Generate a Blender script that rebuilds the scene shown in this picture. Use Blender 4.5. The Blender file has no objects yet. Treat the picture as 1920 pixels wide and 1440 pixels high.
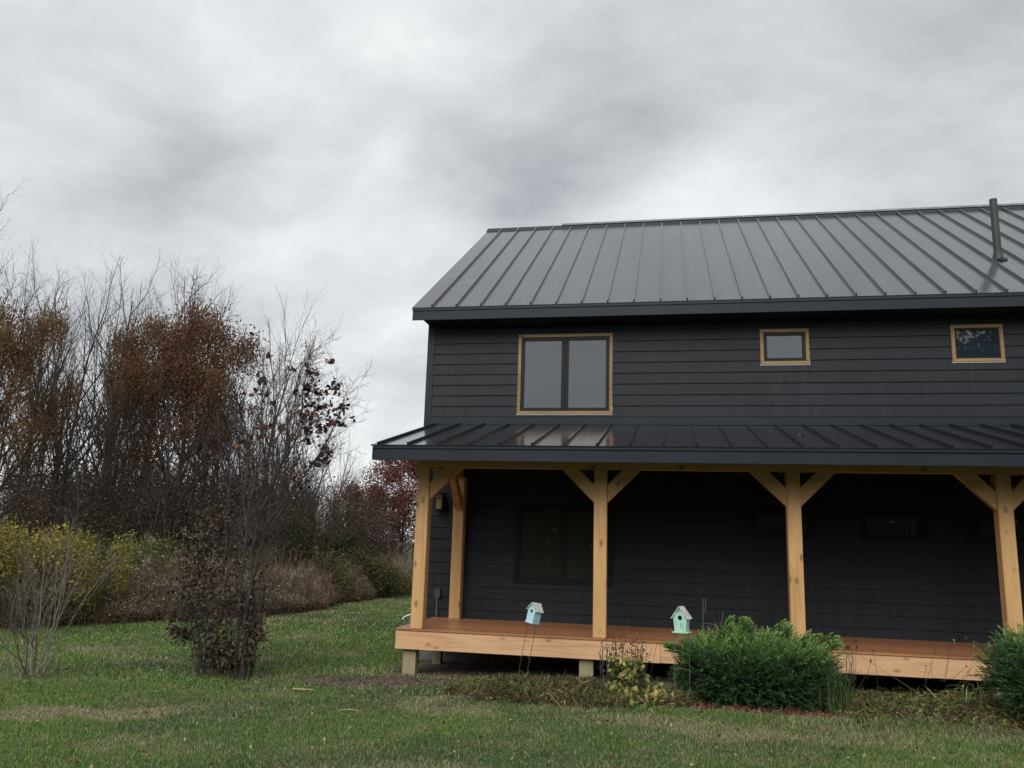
import bpy, math, random
import numpy as np
from mathutils import Vector, Matrix
C = bpy.context.scene.collection
PI = math.pi
rad = math.radians
# ------------------------------------------------------------------ camera
CAM = np.array([0.9998, -12.2882, 1.2878]); YAW, PIT, ROLL, FOC = -0.1933, 0.1941, 0.0301, 1526.08
_F = np.array([math.sin(YAW)*math.cos(PIT), math.cos(YAW)*math.cos(PIT), math.sin(PIT)])
_R = np.cross(_F, [0, 0, 1]); _R /= np.linalg.norm(_R); _U = np.cross(_R, _F)
_R, _U = math.cos(ROLL)*_R+math.sin(ROLL)*_U, -math.sin(ROLL)*_R+math.cos(ROLL)*_U
cd = bpy.data.cameras.new('camera'); cam = bpy.data.objects.new('camera', cd); C.objects.link(cam)
cam.matrix_world = Matrix(((_R[0], _U[0], -_F[0], CAM[0]), (_R[1], _U[1], -_F[1], CAM[1]), (_R[2], _U[2], -_F[2], CAM[2]), (0, 0, 0, 1)))
cd.sensor_width = 36; cd.lens = FOC/1920*36; cd.clip_end = 5000; cd.clip_start = .05
bpy.context.scene.camera = cam
def ray(px, py):
    d = _F+_R*(px-960)/FOC+_U*(720-py)/FOC
    return d
def atY(px, py, Y):
    d = ray(px, py); return CAM+d*((Y-CAM[1])/d[1])
def far(px, dist, top):
    """ground point at a horizontal distance along a bearing, and the height reached at the picture row top"""
    d = ray(px, 1010); h = math.hypot(d[0], d[1]); x = CAM[0]+d[0]/h*dist; y = CAM[1]+d[1]/h*dist
    d = ray(px, top); h = math.hypot(d[0], d[1])
    return x, y, CAM[2]+d[2]/h*dist

# ------------------------------------------------------------------ helpers
def tag(o, label=None, cat=None, group=None, kind=None):
    if label: o['label'] = label
    if cat: o['category'] = cat
    if group: o['group'] = group
    if kind: o['kind'] = kind
    return o
def empty(name, loc, rz=0):
    o = bpy.data.objects.new(name, None); C.objects.link(o); o.location = loc; o.rotation_euler = (0, 0, rz)
    o.empty_display_size = .2
    return o
def link(name, me, m, parent=None, smooth=False):
    if m: me.materials.append(m)
    o = bpy.data.objects.new(name, me); C.objects.link(o)
    if parent: o.parent = parent
    if smooth:
        me.polygons.foreach_set('use_smooth', [True]*len(me.polygons))
    return o
def npmesh(name, V, Fc):
    """V (n,3); Fc (m,k) all faces k-sided"""
    V = np.asarray(V, np.float32); Fc = np.asarray(Fc, np.int32)
    me = bpy.data.meshes.new(name); me.vertices.add(len(V)); me.vertices.foreach_set('co', V.ravel())
    m, k = Fc.shape
    me.loops.add(m*k); me.loops.foreach_set('vertex_index', Fc.ravel())
    me.polygons.add(m); me.polygons.foreach_set('loop_start', np.arange(0, m*k, k, dtype=np.int32))
    me.update(calc_edges=True)
    return me
class MB:
    def __init__(s): s.v = []; s.f = []
    def add(s, vs, fs):
        n = len(s.v); s.v += [tuple(map(float, v)) for v in vs]; s.f += [tuple(n+i for i in f) for f in fs]; return s
    def box(s, x0, x1, y0, y1, z0, z1, M=None):
        vs = [(x, y, z) for x in (x0, x1) for y in (y0, y1) for z in (z0, z1)]
        if M is not None: vs = [M @ Vector(v) for v in vs]
        return s.add(vs, [(0, 1, 3, 2), (4, 6, 7, 5), (0, 4, 5, 1), (2, 3, 7, 6), (0, 2, 6, 4), (1, 5, 7, 3)])
    def prism(s, pts, a, b, axis='y', M=None):
        """polygon pts (2d) extruded from a to b along axis"""
        n = len(pts)
        def mk(p, t): return {'y': (p[0], t, p[1]), 'x': (t, p[0], p[1]), 'z': (p[0], p[1], t)}[axis]
        vs = [mk(p, a) for p in pts]+[mk(p, b) for p in pts]
        if M is not None: vs = [M @ Vector(v) for v in vs]
        return s.add(vs, [tuple(range(n)), tuple(range(2*n-1, n-1, -1))]+[(i, i+n, (i+1) % n+n, (i+1) % n) for i in range(n)])
    def tube(s, pts, r, n=6, cap=True):
        pts = [Vector(p) for p in pts]; k0 = len(s.v); m = len(pts)
        rs = r if isinstance(r, (list, tuple)) else [r]*m
        for i, p in enumerate(pts):
            d = (pts[min(i+1, m-1)]-pts[max(i-1, 0)]).normalized()
            u = d.orthogonal().normalized() if i == 0 else (u-d*u.dot(d)).normalized()
            w = d.cross(u)
            for j in range(n):
                a = 2*PI*j/n; q = p+(u*math.cos(a)+w*math.sin(a))*rs[i]; s.v.append(tuple(q))
        for i in range(m-1):
            for j in range(n):
                s.f.append((k0+i*n+j, k0+i*n+(j+1) % n, k0+(i+1)*n+(j+1) % n, k0+(i+1)*n+j))
        if cap: s.f.append(tuple(range(k0+n-1, k0-1, -1))); s.f.append(tuple(k0+(m-1)*n+j for j in range(n)))
        return s
    def build(s, name, m, parent=None, bevel=0, smooth=False):
        me = bpy.data.meshes.new(name); me.from_pydata(s.v, [], s.f); me.update()
        o = link(name, me, m, parent, smooth)
        import bmesh
        bm = bmesh.new(); bm.from_mesh(me); bmesh.ops.recalc_face_normals(bm, faces=bm.faces)
        if bevel:
            bmesh.ops.bevel(bm, geom=[e for e in bm.edges if e.calc_face_angle(0) > .5], offset=bevel, segments=2, affect='EDGES', clamp_overlap=True)
        bm.to_mesh(me); bm.free()
        return o

# ------------------------------------------------------------------ materials
class NT:
    def __init__(s, name):
        s.m = bpy.data.materials.new(name); s.m.use_nodes = True; s.t = s.m.node_tree
        s.b = s.t.nodes['Principled BSDF']; s.out = s.t.nodes['Material Output']
    def n(s, typ, **kw):
        nd = s.t.nodes.new(typ)
        for k, v in kw.items():
            if k.startswith('i_'): nd.inputs[k[2:].replace('_', ' ')].default_value = v
            else: setattr(nd, k, v)
        return nd
    def l(s, a, b): s.t.links.new(a, b)
    def coord(s, scale=(1, 1, 1), kind='Object', rot=(0, 0, 0)):
        tc = s.n('ShaderNodeTexCoord'); mp = s.n('ShaderNodeMapping'); mp.inputs['Scale'].default_value = scale
        mp.inputs['Rotation'].default_value = rot
        s.l(tc.outputs[kind], mp.inputs['Vector']); return mp.outputs['Vector']
    def noise(s, vec, scale, detail=4, rough=.55, dist=0):
        nd = s.n('ShaderNodeTexNoise'); nd.inputs['Scale'].default_value = scale; nd.inputs['Detail'].default_value = detail
        nd.inputs['Roughness'].default_value = rough; nd.inputs['Distortion'].default_value = dist
        if vec is not None: s.l(vec, nd.inputs['Vector'])
        return nd.outputs['Fac']
    def ramp(s, fac, stops, interp='LINEAR'):
        r = s.n('ShaderNodeValToRGB'); r.color_ramp.interpolation = interp; e = r.color_ramp.elements
        while len(e) < len(stops): e.new(.5)
        for el, (p, c) in zip(e, stops):
            el.position = p; el.color = (c if len(c) == 4 else (*c, 1))
        s.l(fac, r.inputs['Fac']); return r.outputs['Color']
    def mix(s, fac, a, b, mode='MIX'):
        m = s.n('ShaderNodeMix', data_type='RGBA', blend_type=mode)
        for sock, v in ((m.inputs['Factor'], fac), (m.inputs['A'], a), (m.inputs['B'], b)):
            if hasattr(v, 'links'): s.l(v, sock)
            else: sock.default_value = (v if not isinstance(v, tuple) or len(v) == 4 else (*v, 1))
        return m.outputs['Result']
    def math(s, op, a, b=0, clamp=False):
        m = s.n('ShaderNodeMath', operation=op, use_clamp=clamp)
        for sock, v in ((m.inputs[0], a), (m.inputs[1], b)):
            if hasattr(v, 'links'): s.l(v, sock)
            else: sock.default_value = v
        return m.outputs[0]
    def bump(s, h, strength=.3, dist=.01):
        b = s.n('ShaderNodeBump'); b.inputs['Strength'].default_value = strength; b.inputs['Distance'].default_value = dist
        s.l(h, b.inputs['Height']); s.l(b.outputs['Normal'], s.b.inputs['Normal'])
    def set(s, **kw):
        for k, v in kw.items():
            i = s.b.inputs[k.replace('_', ' ')]
            if hasattr(v, 'links'): s.l(v, i)
            else: i.default_value = (*v, 1) if isinstance(v, tuple) and len(v) == 3 else v
        return s.m
def plain(name, col, rough=.6, var=.25, scale=8, **kw):
    t = NT(name); f = t.noise(t.coord(), scale)
    lo = tuple(c*(1-var) for c in col); hi = tuple(c*(1+var) for c in col)
    return t.set(Base_Color=t.ramp(f, [(.3, lo), (.7, hi)]), Roughness=rough, **kw)
def wood(name, lo, mid, hi, axis, knots=.9, rough=.6, kscale=4.2, red=(.20, .09, .04)):
    """axis: grain direction"""
    t = NT(name); st = [7., 7., 7.]; st[axis] = .55
    oi = t.n('ShaderNodeObjectInfo'); tc = t.n('ShaderNodeTexCoord')
    va = t.n('ShaderNodeVectorMath', operation='MULTIPLY_ADD')
    cx = t.n('ShaderNodeCombineXYZ'); 
    for k in range(3): t.l(oi.outputs['Random'], cx.inputs[k])
    t.l(cx.outputs[0], va.inputs[0]); va.inputs[1].default_value = (37, 53, 91); t.l(tc.outputs['Object'], va.inputs[2])
    def mp(sc):
        m = t.n('ShaderNodeMapping'); m.inputs['Scale'].default_value = sc; t.l(va.outputs[0], m.inputs['Vector']); return m.outputs['Vector']
    g = t.noise(mp(st), 1.6, 5, .6, 1.2)
    st2 = [60., 60., 60.]; st2[axis] = 1.6
    fine = t.noise(mp(st2), 1.0, 3, .6)
    col = t.ramp(g, [(.28, lo), (.5, mid), (.72, hi)])
    col = t.mix(t.math('MULTIPLY', fine, .35), col, tuple(c*.55 for c in mid))
    kst = [kscale*1.15]*3; kst[axis] = kscale*.62
    v = t.n('ShaderNodeTexVoronoi', feature='F1'); v.inputs['Scale'].default_value = 1; t.l(mp(kst), v.inputs['Vector'])
    kn = t.ramp(v.outputs['Distance'], [(.06, (1, 1, 1)), (.12, (.6, .6, .6)), (.20, (0, 0, 0))])
    col = t.mix(t.math('MULTIPLY', kn, knots), col, red)
    big = t.noise(mp((.9, .9, .9)), 1.3, 2)
    col = t.mix(t.math('MULTIPLY', big, .3), col, tuple(c*.75 for c in lo))
    t.bump(fine, .12, .004)
    return t.set(Base_Color=col, Roughness=rough)
def leafmat(name, stops, rough=.6, trans=.25, spec=.3, big=None):
    t = NT(name); g = t.n('ShaderNodeNewGeometry')
    f = g.outputs['Random Per Island']
    if big:
        nz = t.noise(t.coord(kind='Object'), big, 2)
        f = t.math('ADD', t.math('MULTIPLY', f, .5), t.math('MULTIPLY', t.math('SUBTRACT', nz, .25), 1.0), True)
    col = t.ramp(f, stops)
    t.set(Base_Color=col, Roughness=rough); t.b.inputs['Specular IOR Level'].default_value = spec
    tr = t.n('ShaderNodeBsdfTranslucent'); t.l(col, tr.inputs['Color'])
    mx = t.n('ShaderNodeMixShader'); mx.inputs[0].default_value = trans
    t.l(t.b.outputs[0], mx.inputs[1]); t.l(tr.outputs[0], mx.inputs[2]); t.l(mx.outputs[0], t.out.inputs['Surface'])
    return t.m

POSTW = wood('post_cedar', (.52, .285, .11), (.68, .40, .165), (.75, .48, .22), 2, rough=.55)
BEAMW = wood('beam_cedar', (.58, .29, .12), (.70, .38, .16), (.78, .46, .21), 0, rough=.55)
SIDEW = wood('side_beam_cedar', (.50, .28, .12), (.62, .37, .16), (.70, .44, .21), 1, rough=.55)
RIMW = wood('rim_cedar', (.56, .31, .16), (.74, .45, .24), (.82, .54, .31), 0, knots=.85, kscale=5.2, red=(.30, .15, .08))
TRIMW = wood('trim_cedar', (.17, .10, .04), (.33, .20, .085), (.42, .27, .12), 0, knots=.9, kscale=4, red=(.12, .05, .03))
TRIMV = wood('trim_cedar_upright', (.17, .10, .04), (.33, .20, .085), (.42, .27, .12), 2, knots=.9, kscale=4, red=(.12, .05, .03))
PTW = wood('treated_post', (.27, .24, .14), (.36, .31, .18), (.42, .36, .21), 2, knots=.4, rough=.8)
LATHW = wood('lath_wood', (.35, .25, .12), (.46, .34, .17), (.55, .42, .22), 0, knots=.2)
# deck boards: stained, slightly wet
t = NT('deck_stain')
vv = t.coord((.6, 9, 1)); g = t.noise(vv, 1.5, 5, .6, .8)
col = t.ramp(g, [(.3, (.30, .125, .055)), (.52, (.48, .215, .095)), (.75, (.60, .32, .15))])
bl = t.noise(t.coord((1, 1.4, 1)), 1.7, 3)
col = t.mix(t.math('MULTIPLY', bl, .35), col, (.22, .09, .045))
gi = t.n('ShaderNodeNewGeometry'); col = t.mix(t.math('MULTIPLY', gi.outputs['Random Per Island'], .5), col, (.20, .085, .045))
t.bump(g, .15, .004)
DECKM = t.set(Base_Color=col, Roughness=.38, IOR=1.45)
# siding
t = NT('charcoal_siding')
f = t.noise(t.coord((6, 6, 90)), 1.5, 4, .6); f2 = t.noise(t.coord((.5, .5, 5.1)), 1.0, 2)
sp = t.noise(t.coord(), 160, 2, .7)
col = t.ramp(f2, [(.3, (.0085, .0120, .0160)), (.7, (.0130, .0175, .0230))])
col = t.mix(t.ramp(sp, [(.55, (0, 0, 0)), (.75, (.5, .5, .5))]), col, (.045, .05, .06))
gi = t.n('ShaderNodeNewGeometry'); col = t.mix(t.math('MULTIPLY', gi.outputs['Random Per Island'], .35), col, (.010, .011, .014))
st_ = t.noise(t.coord((5, 5, .35)), 1.6, 4, .6); col = t.mix(t.ramp(st_, [(.52, (0, 0, 0)), (.8, (.3, .3, .3))]), col, (.045, .05, .055))
t.bump(t.math('ADD', f, sp), .22, .004)
SIDM = t.set(Base_Color=col, Roughness=.6); t.b.inputs['Specular IOR Level'].default_value = .28
t = NT('charcoal_trim'); f2 = t.noise(t.coord((.7, .7, .7)), 2, 3); sp = t.noise(t.coord(), 120, 2, .7); t.bump(sp, .1, .003)
TRMM = t.set(Base_Color=t.ramp(f2, [(.3, (.009, .0145, .0215)), (.7, (.013, .0195, .0275))]), Roughness=.5); TRMM.node_tree.nodes['Principled BSDF'].inputs['Specular IOR Level'].default_value = .3
def roofmat(name, base, rough):
    t = NT(name); n1 = t.noise(t.coord((1, 1, 1)), 1.1, 3); n2 = t.noise(t.coord((8, .8, .8)), 1.5, 3); n3 = t.noise(t.coord((1.5, .15, .15)), 4, 5, .7)
    t.bump(t.math('ADD', n1, t.math('MULTIPLY', n2, .5)), .10, .03)
    r = t.math('ADD', t.math('MULTIPLY', n1, .10), rough-.05)
    return t.set(Base_Color=t.ramp(n3, [(.3, tuple(c*.8 for c in base)), (.7, tuple(c*1.25 for c in base))]), Roughness=r, IOR=1.62, Metallic=0.0)
ROOFM = roofmat('dark_metal_roof', (.048, .052, .058), .17)
ROOF2 = roofmat('wet_metal_porch_roof', (.016, .018, .022), .16)
SEAMM = plain('roof_trim_metal', (.010, .011, .013), .6)
BLACKM = plain('black_window_frame', (.006, .0065, .008), .5); BLACKM.node_tree.nodes['Principled BSDF'].inputs['Specular IOR Level'].default_value = .25
SOFM = plain('dark_soffit', (.012, .012, .014), .7)
def paneM(name, col, ior=1.75):
    t = NT(name); n1 = t.noise(t.coord((1, 1, 1)), 1.4, 1); t.bump(n1, .05, .02)
    return t.set(Base_Color=col, Roughness=.02, IOR=ior)
GLASS = paneM('window_glass', (.014, .026, .035), 1.78)
GLASS2 = paneM('porch_window_glass', (.036, .034, .029), 1.3)
GLASS3 = paneM('small_porch_window_glass', (.034, .038, .036), 1.4)
CONC = plain('concrete', (.13, .13, .12), .9)
GALV = plain('grey_metal', (.16, .17, .19), .45, Metallic=.3)
PIPEM = plain('dark_vent_pipe', (.028, .032, .034), .55)
GREYPL = plain('grey_plastic', (.06, .065, .07), .6)
WIRE = plain('rusty_wire', (.05, .04, .035), .6)
WIREG = plain('grey_wire', (.10, .11, .11), .5)
WHITEP = plain('white_paint', (.75, .76, .76), .5, .08)
def paintwood(name, col, chip, thr=.62):
    t = NT(name); v = t.coord((55, 55, 6)); n1 = t.noise(v, 1.2, 4, .65)
    c = t.mix(t.ramp(n1, [(thr, (0, 0, 0)), (thr+.05, (1, 1, 1))]), col, chip); t.bump(n1, .2, .002)
    return t.set(Base_Color=c, Roughness=.65)
BLUEP = paintwood('pale_blue_paint', (.40, .66, .72), (.22, .36, .38))
MINTP = paintwood('mint_green_paint', (.40, .66, .54), (.16, .30, .24), .56)
ROOFP = paintwood('weathered_white_boards', (.62, .62, .60), (.22, .20, .19), .52)
HOLESHADE = plain('painted_hole_shade', (.004, .004, .004), .9)  # black that stands in for the shade inside the birdhouse
SAND = plain('weathered_base', (.30, .42, .30), .8)

# ------------------------------------------------------------------ terrain
def gz(x, y):
    x = np.asarray(x, float); y = np.asarray(y, float)
    z = -.66+np.where(y < 0, -.028*np.maximum(y, -14), -.013*np.minimum(y, 45))
    z = z+.020*np.clip(x+2.8, -2, 8)*np.clip((6-y)/6, 0, 1)
    z = z+.035*np.sin(x*.9+1.3*np.sin(y*.5))*np.sin(y*.7+.4)*np.clip((30-np.hypot(x, y))/20, 0, 1)
    # low planting bed in front of the porch
    bed = np.exp(-((y+1.85)/.85)**4)*np.clip((x+1.9)/.9, 0, 1)*np.clip((9-x)/1, 0, 1)
    return z+.05*bed
def sm(e0, e1, x):
    t_ = np.clip((x-e0)/(e1-e0), 0, 1); return t_*t_*(3-2*t_)
rs = np.random.RandomState(5)
_G = rs.rand(64, 64)
def vn(x, y, s):
    x = np.asarray(x)*s; y = np.asarray(y)*s; xi = np.floor(x).astype(int); yi = np.floor(y).astype(int); fx = x-xi; fy = y-yi
    fx = fx*fx*(3-2*fx); fy = fy*fy*(3-2*fy)
    g = lambda a, b: _G[a % 64, b % 64]
    return (g(xi, yi)*(1-fx)+g(xi+1, yi)*fx)*(1-fy)+(g(xi, yi+1)*(1-fx)+g(xi+1, yi+1)*fx)*fy
def fb(x, y, s): return (vn(x, y, s)+.5*vn(x+7.3, y+1.9, s*2.1)+.25*vn(x+3.1, y+9.7, s*4.3))/1.75
# boundary of the mown lawn against the field (x as a function of y)
LB = [(-9, -16.5), (-3, -15.0), (2, -12.4), (5, -10.7), (7.6, -9.3), (10, -9.0), (14, -9.5), (19, -9.9), (24, -9.4), (27, -7.5), (30, -2.)]
def lawn_edge(y): return np.interp(y, [a for a, b in LB], [b for a, b in LB])
def field(x, y):  # >0 inside the weeds
    return lawn_edge(y)-np.asarray(x)+(fb(x, y, .8)-.5)*1.0
def ell(x, y, cx, cy, a, b, rot=0):
    c, s = math.cos(rot), math.sin(rot); u = ((x-cx)*c+(y-cy)*s)/a; v = (-(x-cx)*s+(y-cy)*c)/b
    return u*u+v*v
def cover(x, y):
    """dry grass, bare earth, red mulch"""
    n = fb(x, y, 1.1); n2 = fb(x+20, y+11, .45)
    dry = .75*sm(.50, .72, n)*sm(.35, .62, n2)+.30*sm(.5, .75, fb(x+2, y+8, 3.3))
    dry = np.maximum(dry, sm(1.35, .5, ell(x, y, -5.1, -4.25, 1.3, .40, .35)+(fb(x+5, y+3, 2.2)-.5)*4))
    dry = np.maximum(dry, .8*sm(1.4, .6, ell(x, y, .9, -3.4, 2.3, .5, -.1)+(fb(x+9, y, 1.9)-.5)*4))
    dry = np.maximum(dry, .55*sm(1.4, .6, ell(x, y, 3.3, -2.9, 1.4, .35, 0)+(fb(x+9, y, 1.9)-.5)*4))
    dirt = sm(1.4, .5, ell(x, y, -2.95, -.95, 1.25, .55, .12)+(fb(x, y, 3.1)-.5)*2.0)
    dirt = np.maximum(dirt, sm(-.45, .0, y)*sm(-3.6, -2.9, x)*sm(16, 14, x)*sm(3, 2.5, y))
    dirt = np.maximum(dirt, .9*sm(-2.5, -2.0, y+.5*(n-.5))*sm(.2, -.6, y)*sm(2.9, 3.3, x)*sm(8, 7, x)*sm(.25, .6, n))
    dirt = np.maximum(dirt, .85*sm(-2.2, -1.8, y+.6*(n-.5))*sm(-.6, -.9, y)*sm(-1.6, -.7, x)*sm(1.3, .9, x))
    mul = sm(1.2, .7, ell(x, y, 2.05, -1.75, 1.45, .80)+(n-.5)*.5)
    mul = np.maximum(mul, sm(1.2, .7, ell(x, y, 5.35, -2.05, 1.4, 1.0)+(n-.5)*.6))
    mul = np.maximum(mul, sm(1.2, .7, ell(x, y, .6, -2.1, .8, .35)+(n-.5)*.6))
    return dry, dirt, mul
def axis_coords(a, b, step, gradation=1.25, lim=1600):
    c = list(np.arange(a, b+1e-6, step)); s = step
    lo = []; p = a
    while p > -lim: s *= gradation; p -= s; lo.append(p)
    hi = []; p = b; s = step
    while p < lim: s *= gradation; p += s; hi.append(p)
    return np.array(lo[::-1]+c+hi)
gx = axis_coords(-15, 8, .11); gy = axis_coords(-10, 24, .14)
X, Y = np.meshgrid(gx, gy, indexing='ij'); Z = gz(X, Y)
nX, nY = X.shape; idx = np.arange(nX*nY).reshape(nX, nY)
me = npmesh('lawn_ground', np.stack([X.ravel(), Y.ravel(), Z.ravel()], 1), np.stack([idx[:-1, :-1].ravel(), idx[1:, :-1].ravel(), idx[1:, 1:].ravel(), idx[:-1, 1:].ravel()], 1))
dr, di, mu = cover(X.ravel(), Y.ravel())
at = me.color_attributes.new('cover', 'FLOAT_COLOR', 'POINT'); at.data.foreach_set('color', np.stack([dr, di, mu, np.ones_like(dr)], 1).astype(np.float32).ravel())
t = NT('lawn_soil')
a = t.n('ShaderNodeAttribute', attribute_name='cover'); sp = t.n('ShaderNodeSeparateColor'); t.l(a.outputs['Color'], sp.inputs[0])
n1 = t.noise(t.coord(), 14, 5, .7); n2 = t.noise(t.coord(), 90, 3, .7)
green = t.ramp(n1, [(.3, (.022, .040, .012)), (.7, (.045, .075, .022))])
col = t.mix(t.math('MULTIPLY', sp.outputs[0], .8), green, t.ramp(n2, [(.3, (.10, .10, .04)), (.7, (.26, .23, .11))]))
col = t.mix(sp.outputs[1], col, t.ramp(n1, [(.3, (.045, .032, .023)), (.5, (.11, .082, .062)), (.7, (.22, .175, .135))]))
col = t.mix(sp.outputs[2], col, t.ramp(n2, [(.35, (.05, .018, .010)), (.7, (.17, .065, .04))]))
t.bump(t.math('ADD', n1, n2), .8, .03)
go = link('ground', me, t.set(Base_Color=col, Roughness=.95), smooth=True); tag(go, kind='structure')

# ------------------------------------------------------------------ grass
rg = np.random.RandomState(11)
def visible(x, y, z, m=60):
    d = np.stack([x-CAM[0], y-CAM[1], z-CAM[2]], 1); dep = d@_F; u = 960+FOC*(d@_R)/dep; v = 720-FOC*(d@_U)/dep
    return (dep > 1) & (u > -m*4) & (u < 1920+m*4) & (v < 1440+m*5)
def blades(n, x0, x1, y0, y1, keep, h, w, lean=.95):
    x = rg.uniform(x0, x1, n); y = rg.uniform(y0, y1, n); k = keep(x, y); x, y = x[k], y[k]; z = gz(x, y)
    k = visible(x, y, z); x, y, z = x[k], y[k], z[k]; n = len(x)
    dist = np.hypot(x-CAM[0], y-CAM[1]); a = rg.uniform(0, 2*PI, n); th = rg.uniform(0, 2*PI, n)
    cl = .30+.7*fb(x, y, 2.3)+.9*fb(x+4, y+4, 7.)**1.5+.9*sm(.52, .7, fb(x+31, y, 1.5))*sm(-4.6, -3.0, y)*sm(-2.3, -2.7, y)*sm(.5, 2, x)
    hh = h*rg.uniform(.5, 1.25, n)*cl*(1+dist*.012); ww = w*rg.uniform(.7, 1.3, n)*np.maximum(1, dist/8)
    ln = rg.uniform(.1, 1, n)*lean
    b = np.stack([np.cos(a)*ww, np.sin(a)*ww, np.zeros(n)], 1); p = np.stack([x, y, z-.004], 1)
    tip = p+np.stack([np.cos(th)*hh*ln, np.sin(th)*hh*ln, hh*np.sqrt(np.maximum(.12, 1-ln**2))], 1)
    mid = p*.5+tip*.5+np.stack([np.zeros(n), np.zeros(n), hh*.12], 1)
    V = np.empty((n, 5, 3)); V[:, 0] = p-b; V[:, 1] = p+b; V[:, 2] = mid+b*.7; V[:, 3] = tip; V[:, 4] = mid-b*.7
    F_ = np.arange(n*5).reshape(n, 5)
    return V.reshape(-1, 3), F_, x, y
def in_lawn(x, y):
    dr, di, mu = cover(x, y)
    under = (x > -3.0) & (y > -.15) & (y < 13) | (x > -3.5) & (y > 1.9) & (y < 13)
    r = rg.rand(len(x))
    return (field(x, y) < .15) & ~under & (r > di*1.02) & (r > mu*.93) & (r > dr*.3)
parts = [blades(820000, -9, 7, -8.5, -2.2, in_lawn, .036, .0019), blades(300000, -16, 7, -2.2, 5, in_lawn, .045, .0026), blades(330000, -15, -1, 5, 28, in_lawn, .05, .0030)]
V = np.concatenate([p[0] for p in parts]); n0 = 0; Fl = []
for p in parts: Fl.append(p[1]+n0); n0 += len(p[0])
me = npmesh('grass', V, np.concatenate(Fl))
xs = np.concatenate([p[2] for p in parts]); ys = np.concatenate([p[3] for p in parts]); dr, di, mu = cover(xs, ys)
big = fb(xs+50, ys+4, .5)
at = me.color_attributes.new('cover', 'FLOAT_COLOR', 'POINT')
at.data.foreach_set('color', np.repeat(np.stack([dr, big, mu, np.ones_like(dr)], 1), 5, 0).astype(np.float32).ravel())
t = NT('grass_blades'); g = t.n('ShaderNodeNewGeometry'); a = t.n('ShaderNodeAttribute', attribute_name='cover'); sp = t.n('ShaderNodeSeparateColor'); t.l(a.outputs['Color'], sp.inputs[0])
r = g.outputs['Random Per Island']
G1 = t.ramp(r, [(0, (.030, .072, .026)), (.45, (.096, .172, .044)), (.75, (.20, .28, .095)), (.88, (.29, .31, .17)), (1, (.62, .58, .42))])
G2 = t.ramp(r, [(0, (.045, .11, .030)), (.5, (.155, .27, .055)), (.82, (.28, .38, .10)), (1, (.52, .52, .32))])
gg = t.mix(t.ramp(sp.outputs[1], [(.35, (0, 0, 0)), (.65, (1, 1, 1))]), G1, G2)
dd = t.ramp(r, [(0, (.10, .13, .045)), (.35, (.24, .23, .11)), (.75, (.48, .43, .25)), (1, (.7, .64, .44))])
thr = t.math('GREATER_THAN', sp.outputs[0], t.math('MULTIPLY', t.math('FRACT', t.math('MULTIPLY', r, 17.3)), 1.05))
col = t.mix(thr, gg, dd)
t.set(Base_Color=col, Roughness=.55); t.b.inputs['Specular IOR Level'].default_value = .25
tr = t.n('ShaderNodeBsdfTranslucent'); t.l(col, tr.inputs['Color']); mx = t.n('ShaderNodeMixShader'); mx.inputs[0].default_value = .3
t.l(t.b.outputs[0], mx.inputs[1]); t.l(tr.outputs[0], mx.inputs[2]); t.l(mx.outputs[0], t.out.inputs['Surface'])
tag(link('grass', me, t.m), 'short green lawn grass with straw coloured patches', 'grass', kind='stuff')

# ------------------------------------------------------------------ leaves, twigs
def leaves(name, P, size, m, parent=None, rng=rg, aspect=1.6, droop=0., fold=True, jit=.35):
    """leaf shaped quads pairs, one island each"""
    P = np.asarray(P, float); n = len(P); s = size*(1+jit*rng.uniform(-1, 1, n))[:, None]
    u = rng.normal(size=(n, 3)); u[:, 2] -= droop; u /= np.linalg.norm(u, axis=1)[:, None]
    w = np.cross(u, rng.normal(size=(n, 3))); w /= np.linalg.norm(w, axis=1)[:, None]; nn = np.cross(u, w)
    L = u*s*aspect*.5; W = w*s*.5; Nn = nn*s*.16
    # base, r1, r2, tip, l2, l1
    Vv = np.stack([P-L, P-L*.35+W*.85+Nn, P+L*.3+W*.75+Nn, P+L, P+L*.3-W*.75+Nn, P-L*.35-W*.85+Nn], 1)
    b = np.arange(n)[:, None]*6
    Ff = np.concatenate([b+np.array([0, 1, 2, 3]), b+np.array([0, 3, 4, 5])])
    return link(name, npmesh(name, Vv.reshape(-1, 3), Ff), m, parent)
def segmesh(name, S, m, parent=None, n=None):
    """S rows: p0(3) p1(3) r0 r1 ; separate tapered tubes"""
    S = np.asarray(S, float); Vs = []; Fs = []; off = 0
    for lo, hi, k in ((.02, 9, 7), (.007, .02, 4), (0, .007, 3)):
        q = S[(S[:, 6] >= lo) & (S[:, 6] < hi)]
        if not len(q): continue
        d = q[:, 3:6]-q[:, :3]; ln = np.linalg.norm(d, axis=1)[:, None]; d = d/np.maximum(ln, 1e-9)
        ref = np.where(np.abs(d[:, 2:3]) < .9, np.array([[0, 0, 1.]]), np.array([[1., 0, 0]])); u = np.cross(d, ref); u /= np.linalg.norm(u, axis=1)[:, None]; w = np.cross(d, u)
        a = np.arange(k)*2*PI/k; ring = u[:, None]*np.cos(a)[None, :, None]+w[:, None]*np.sin(a)[None, :, None]
        A = q[:, None, :3]+ring*q[:, 6][:, None, None]; B = (q[:, 3:6]+d*q[:, 7:8]*.5)[:, None]+ring*q[:, 7][:, None, None]
        Vv = np.concatenate([A, B], 1).reshape(-1, 3); b = (np.arange(len(q))*2*k)[:, None, None]; j = np.arange(k)
        f = np.stack([j, (j+1) % k, k+(j+1) % k, k+j], 1)[None]+b
        Fs.append(f.reshape(-1, 4)+off); Vs.append(Vv); off += len(Vv)
    return link(name, npmesh(name, np.concatenate(Vs), np.concatenate(Fs)), m, parent, smooth=True)
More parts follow.
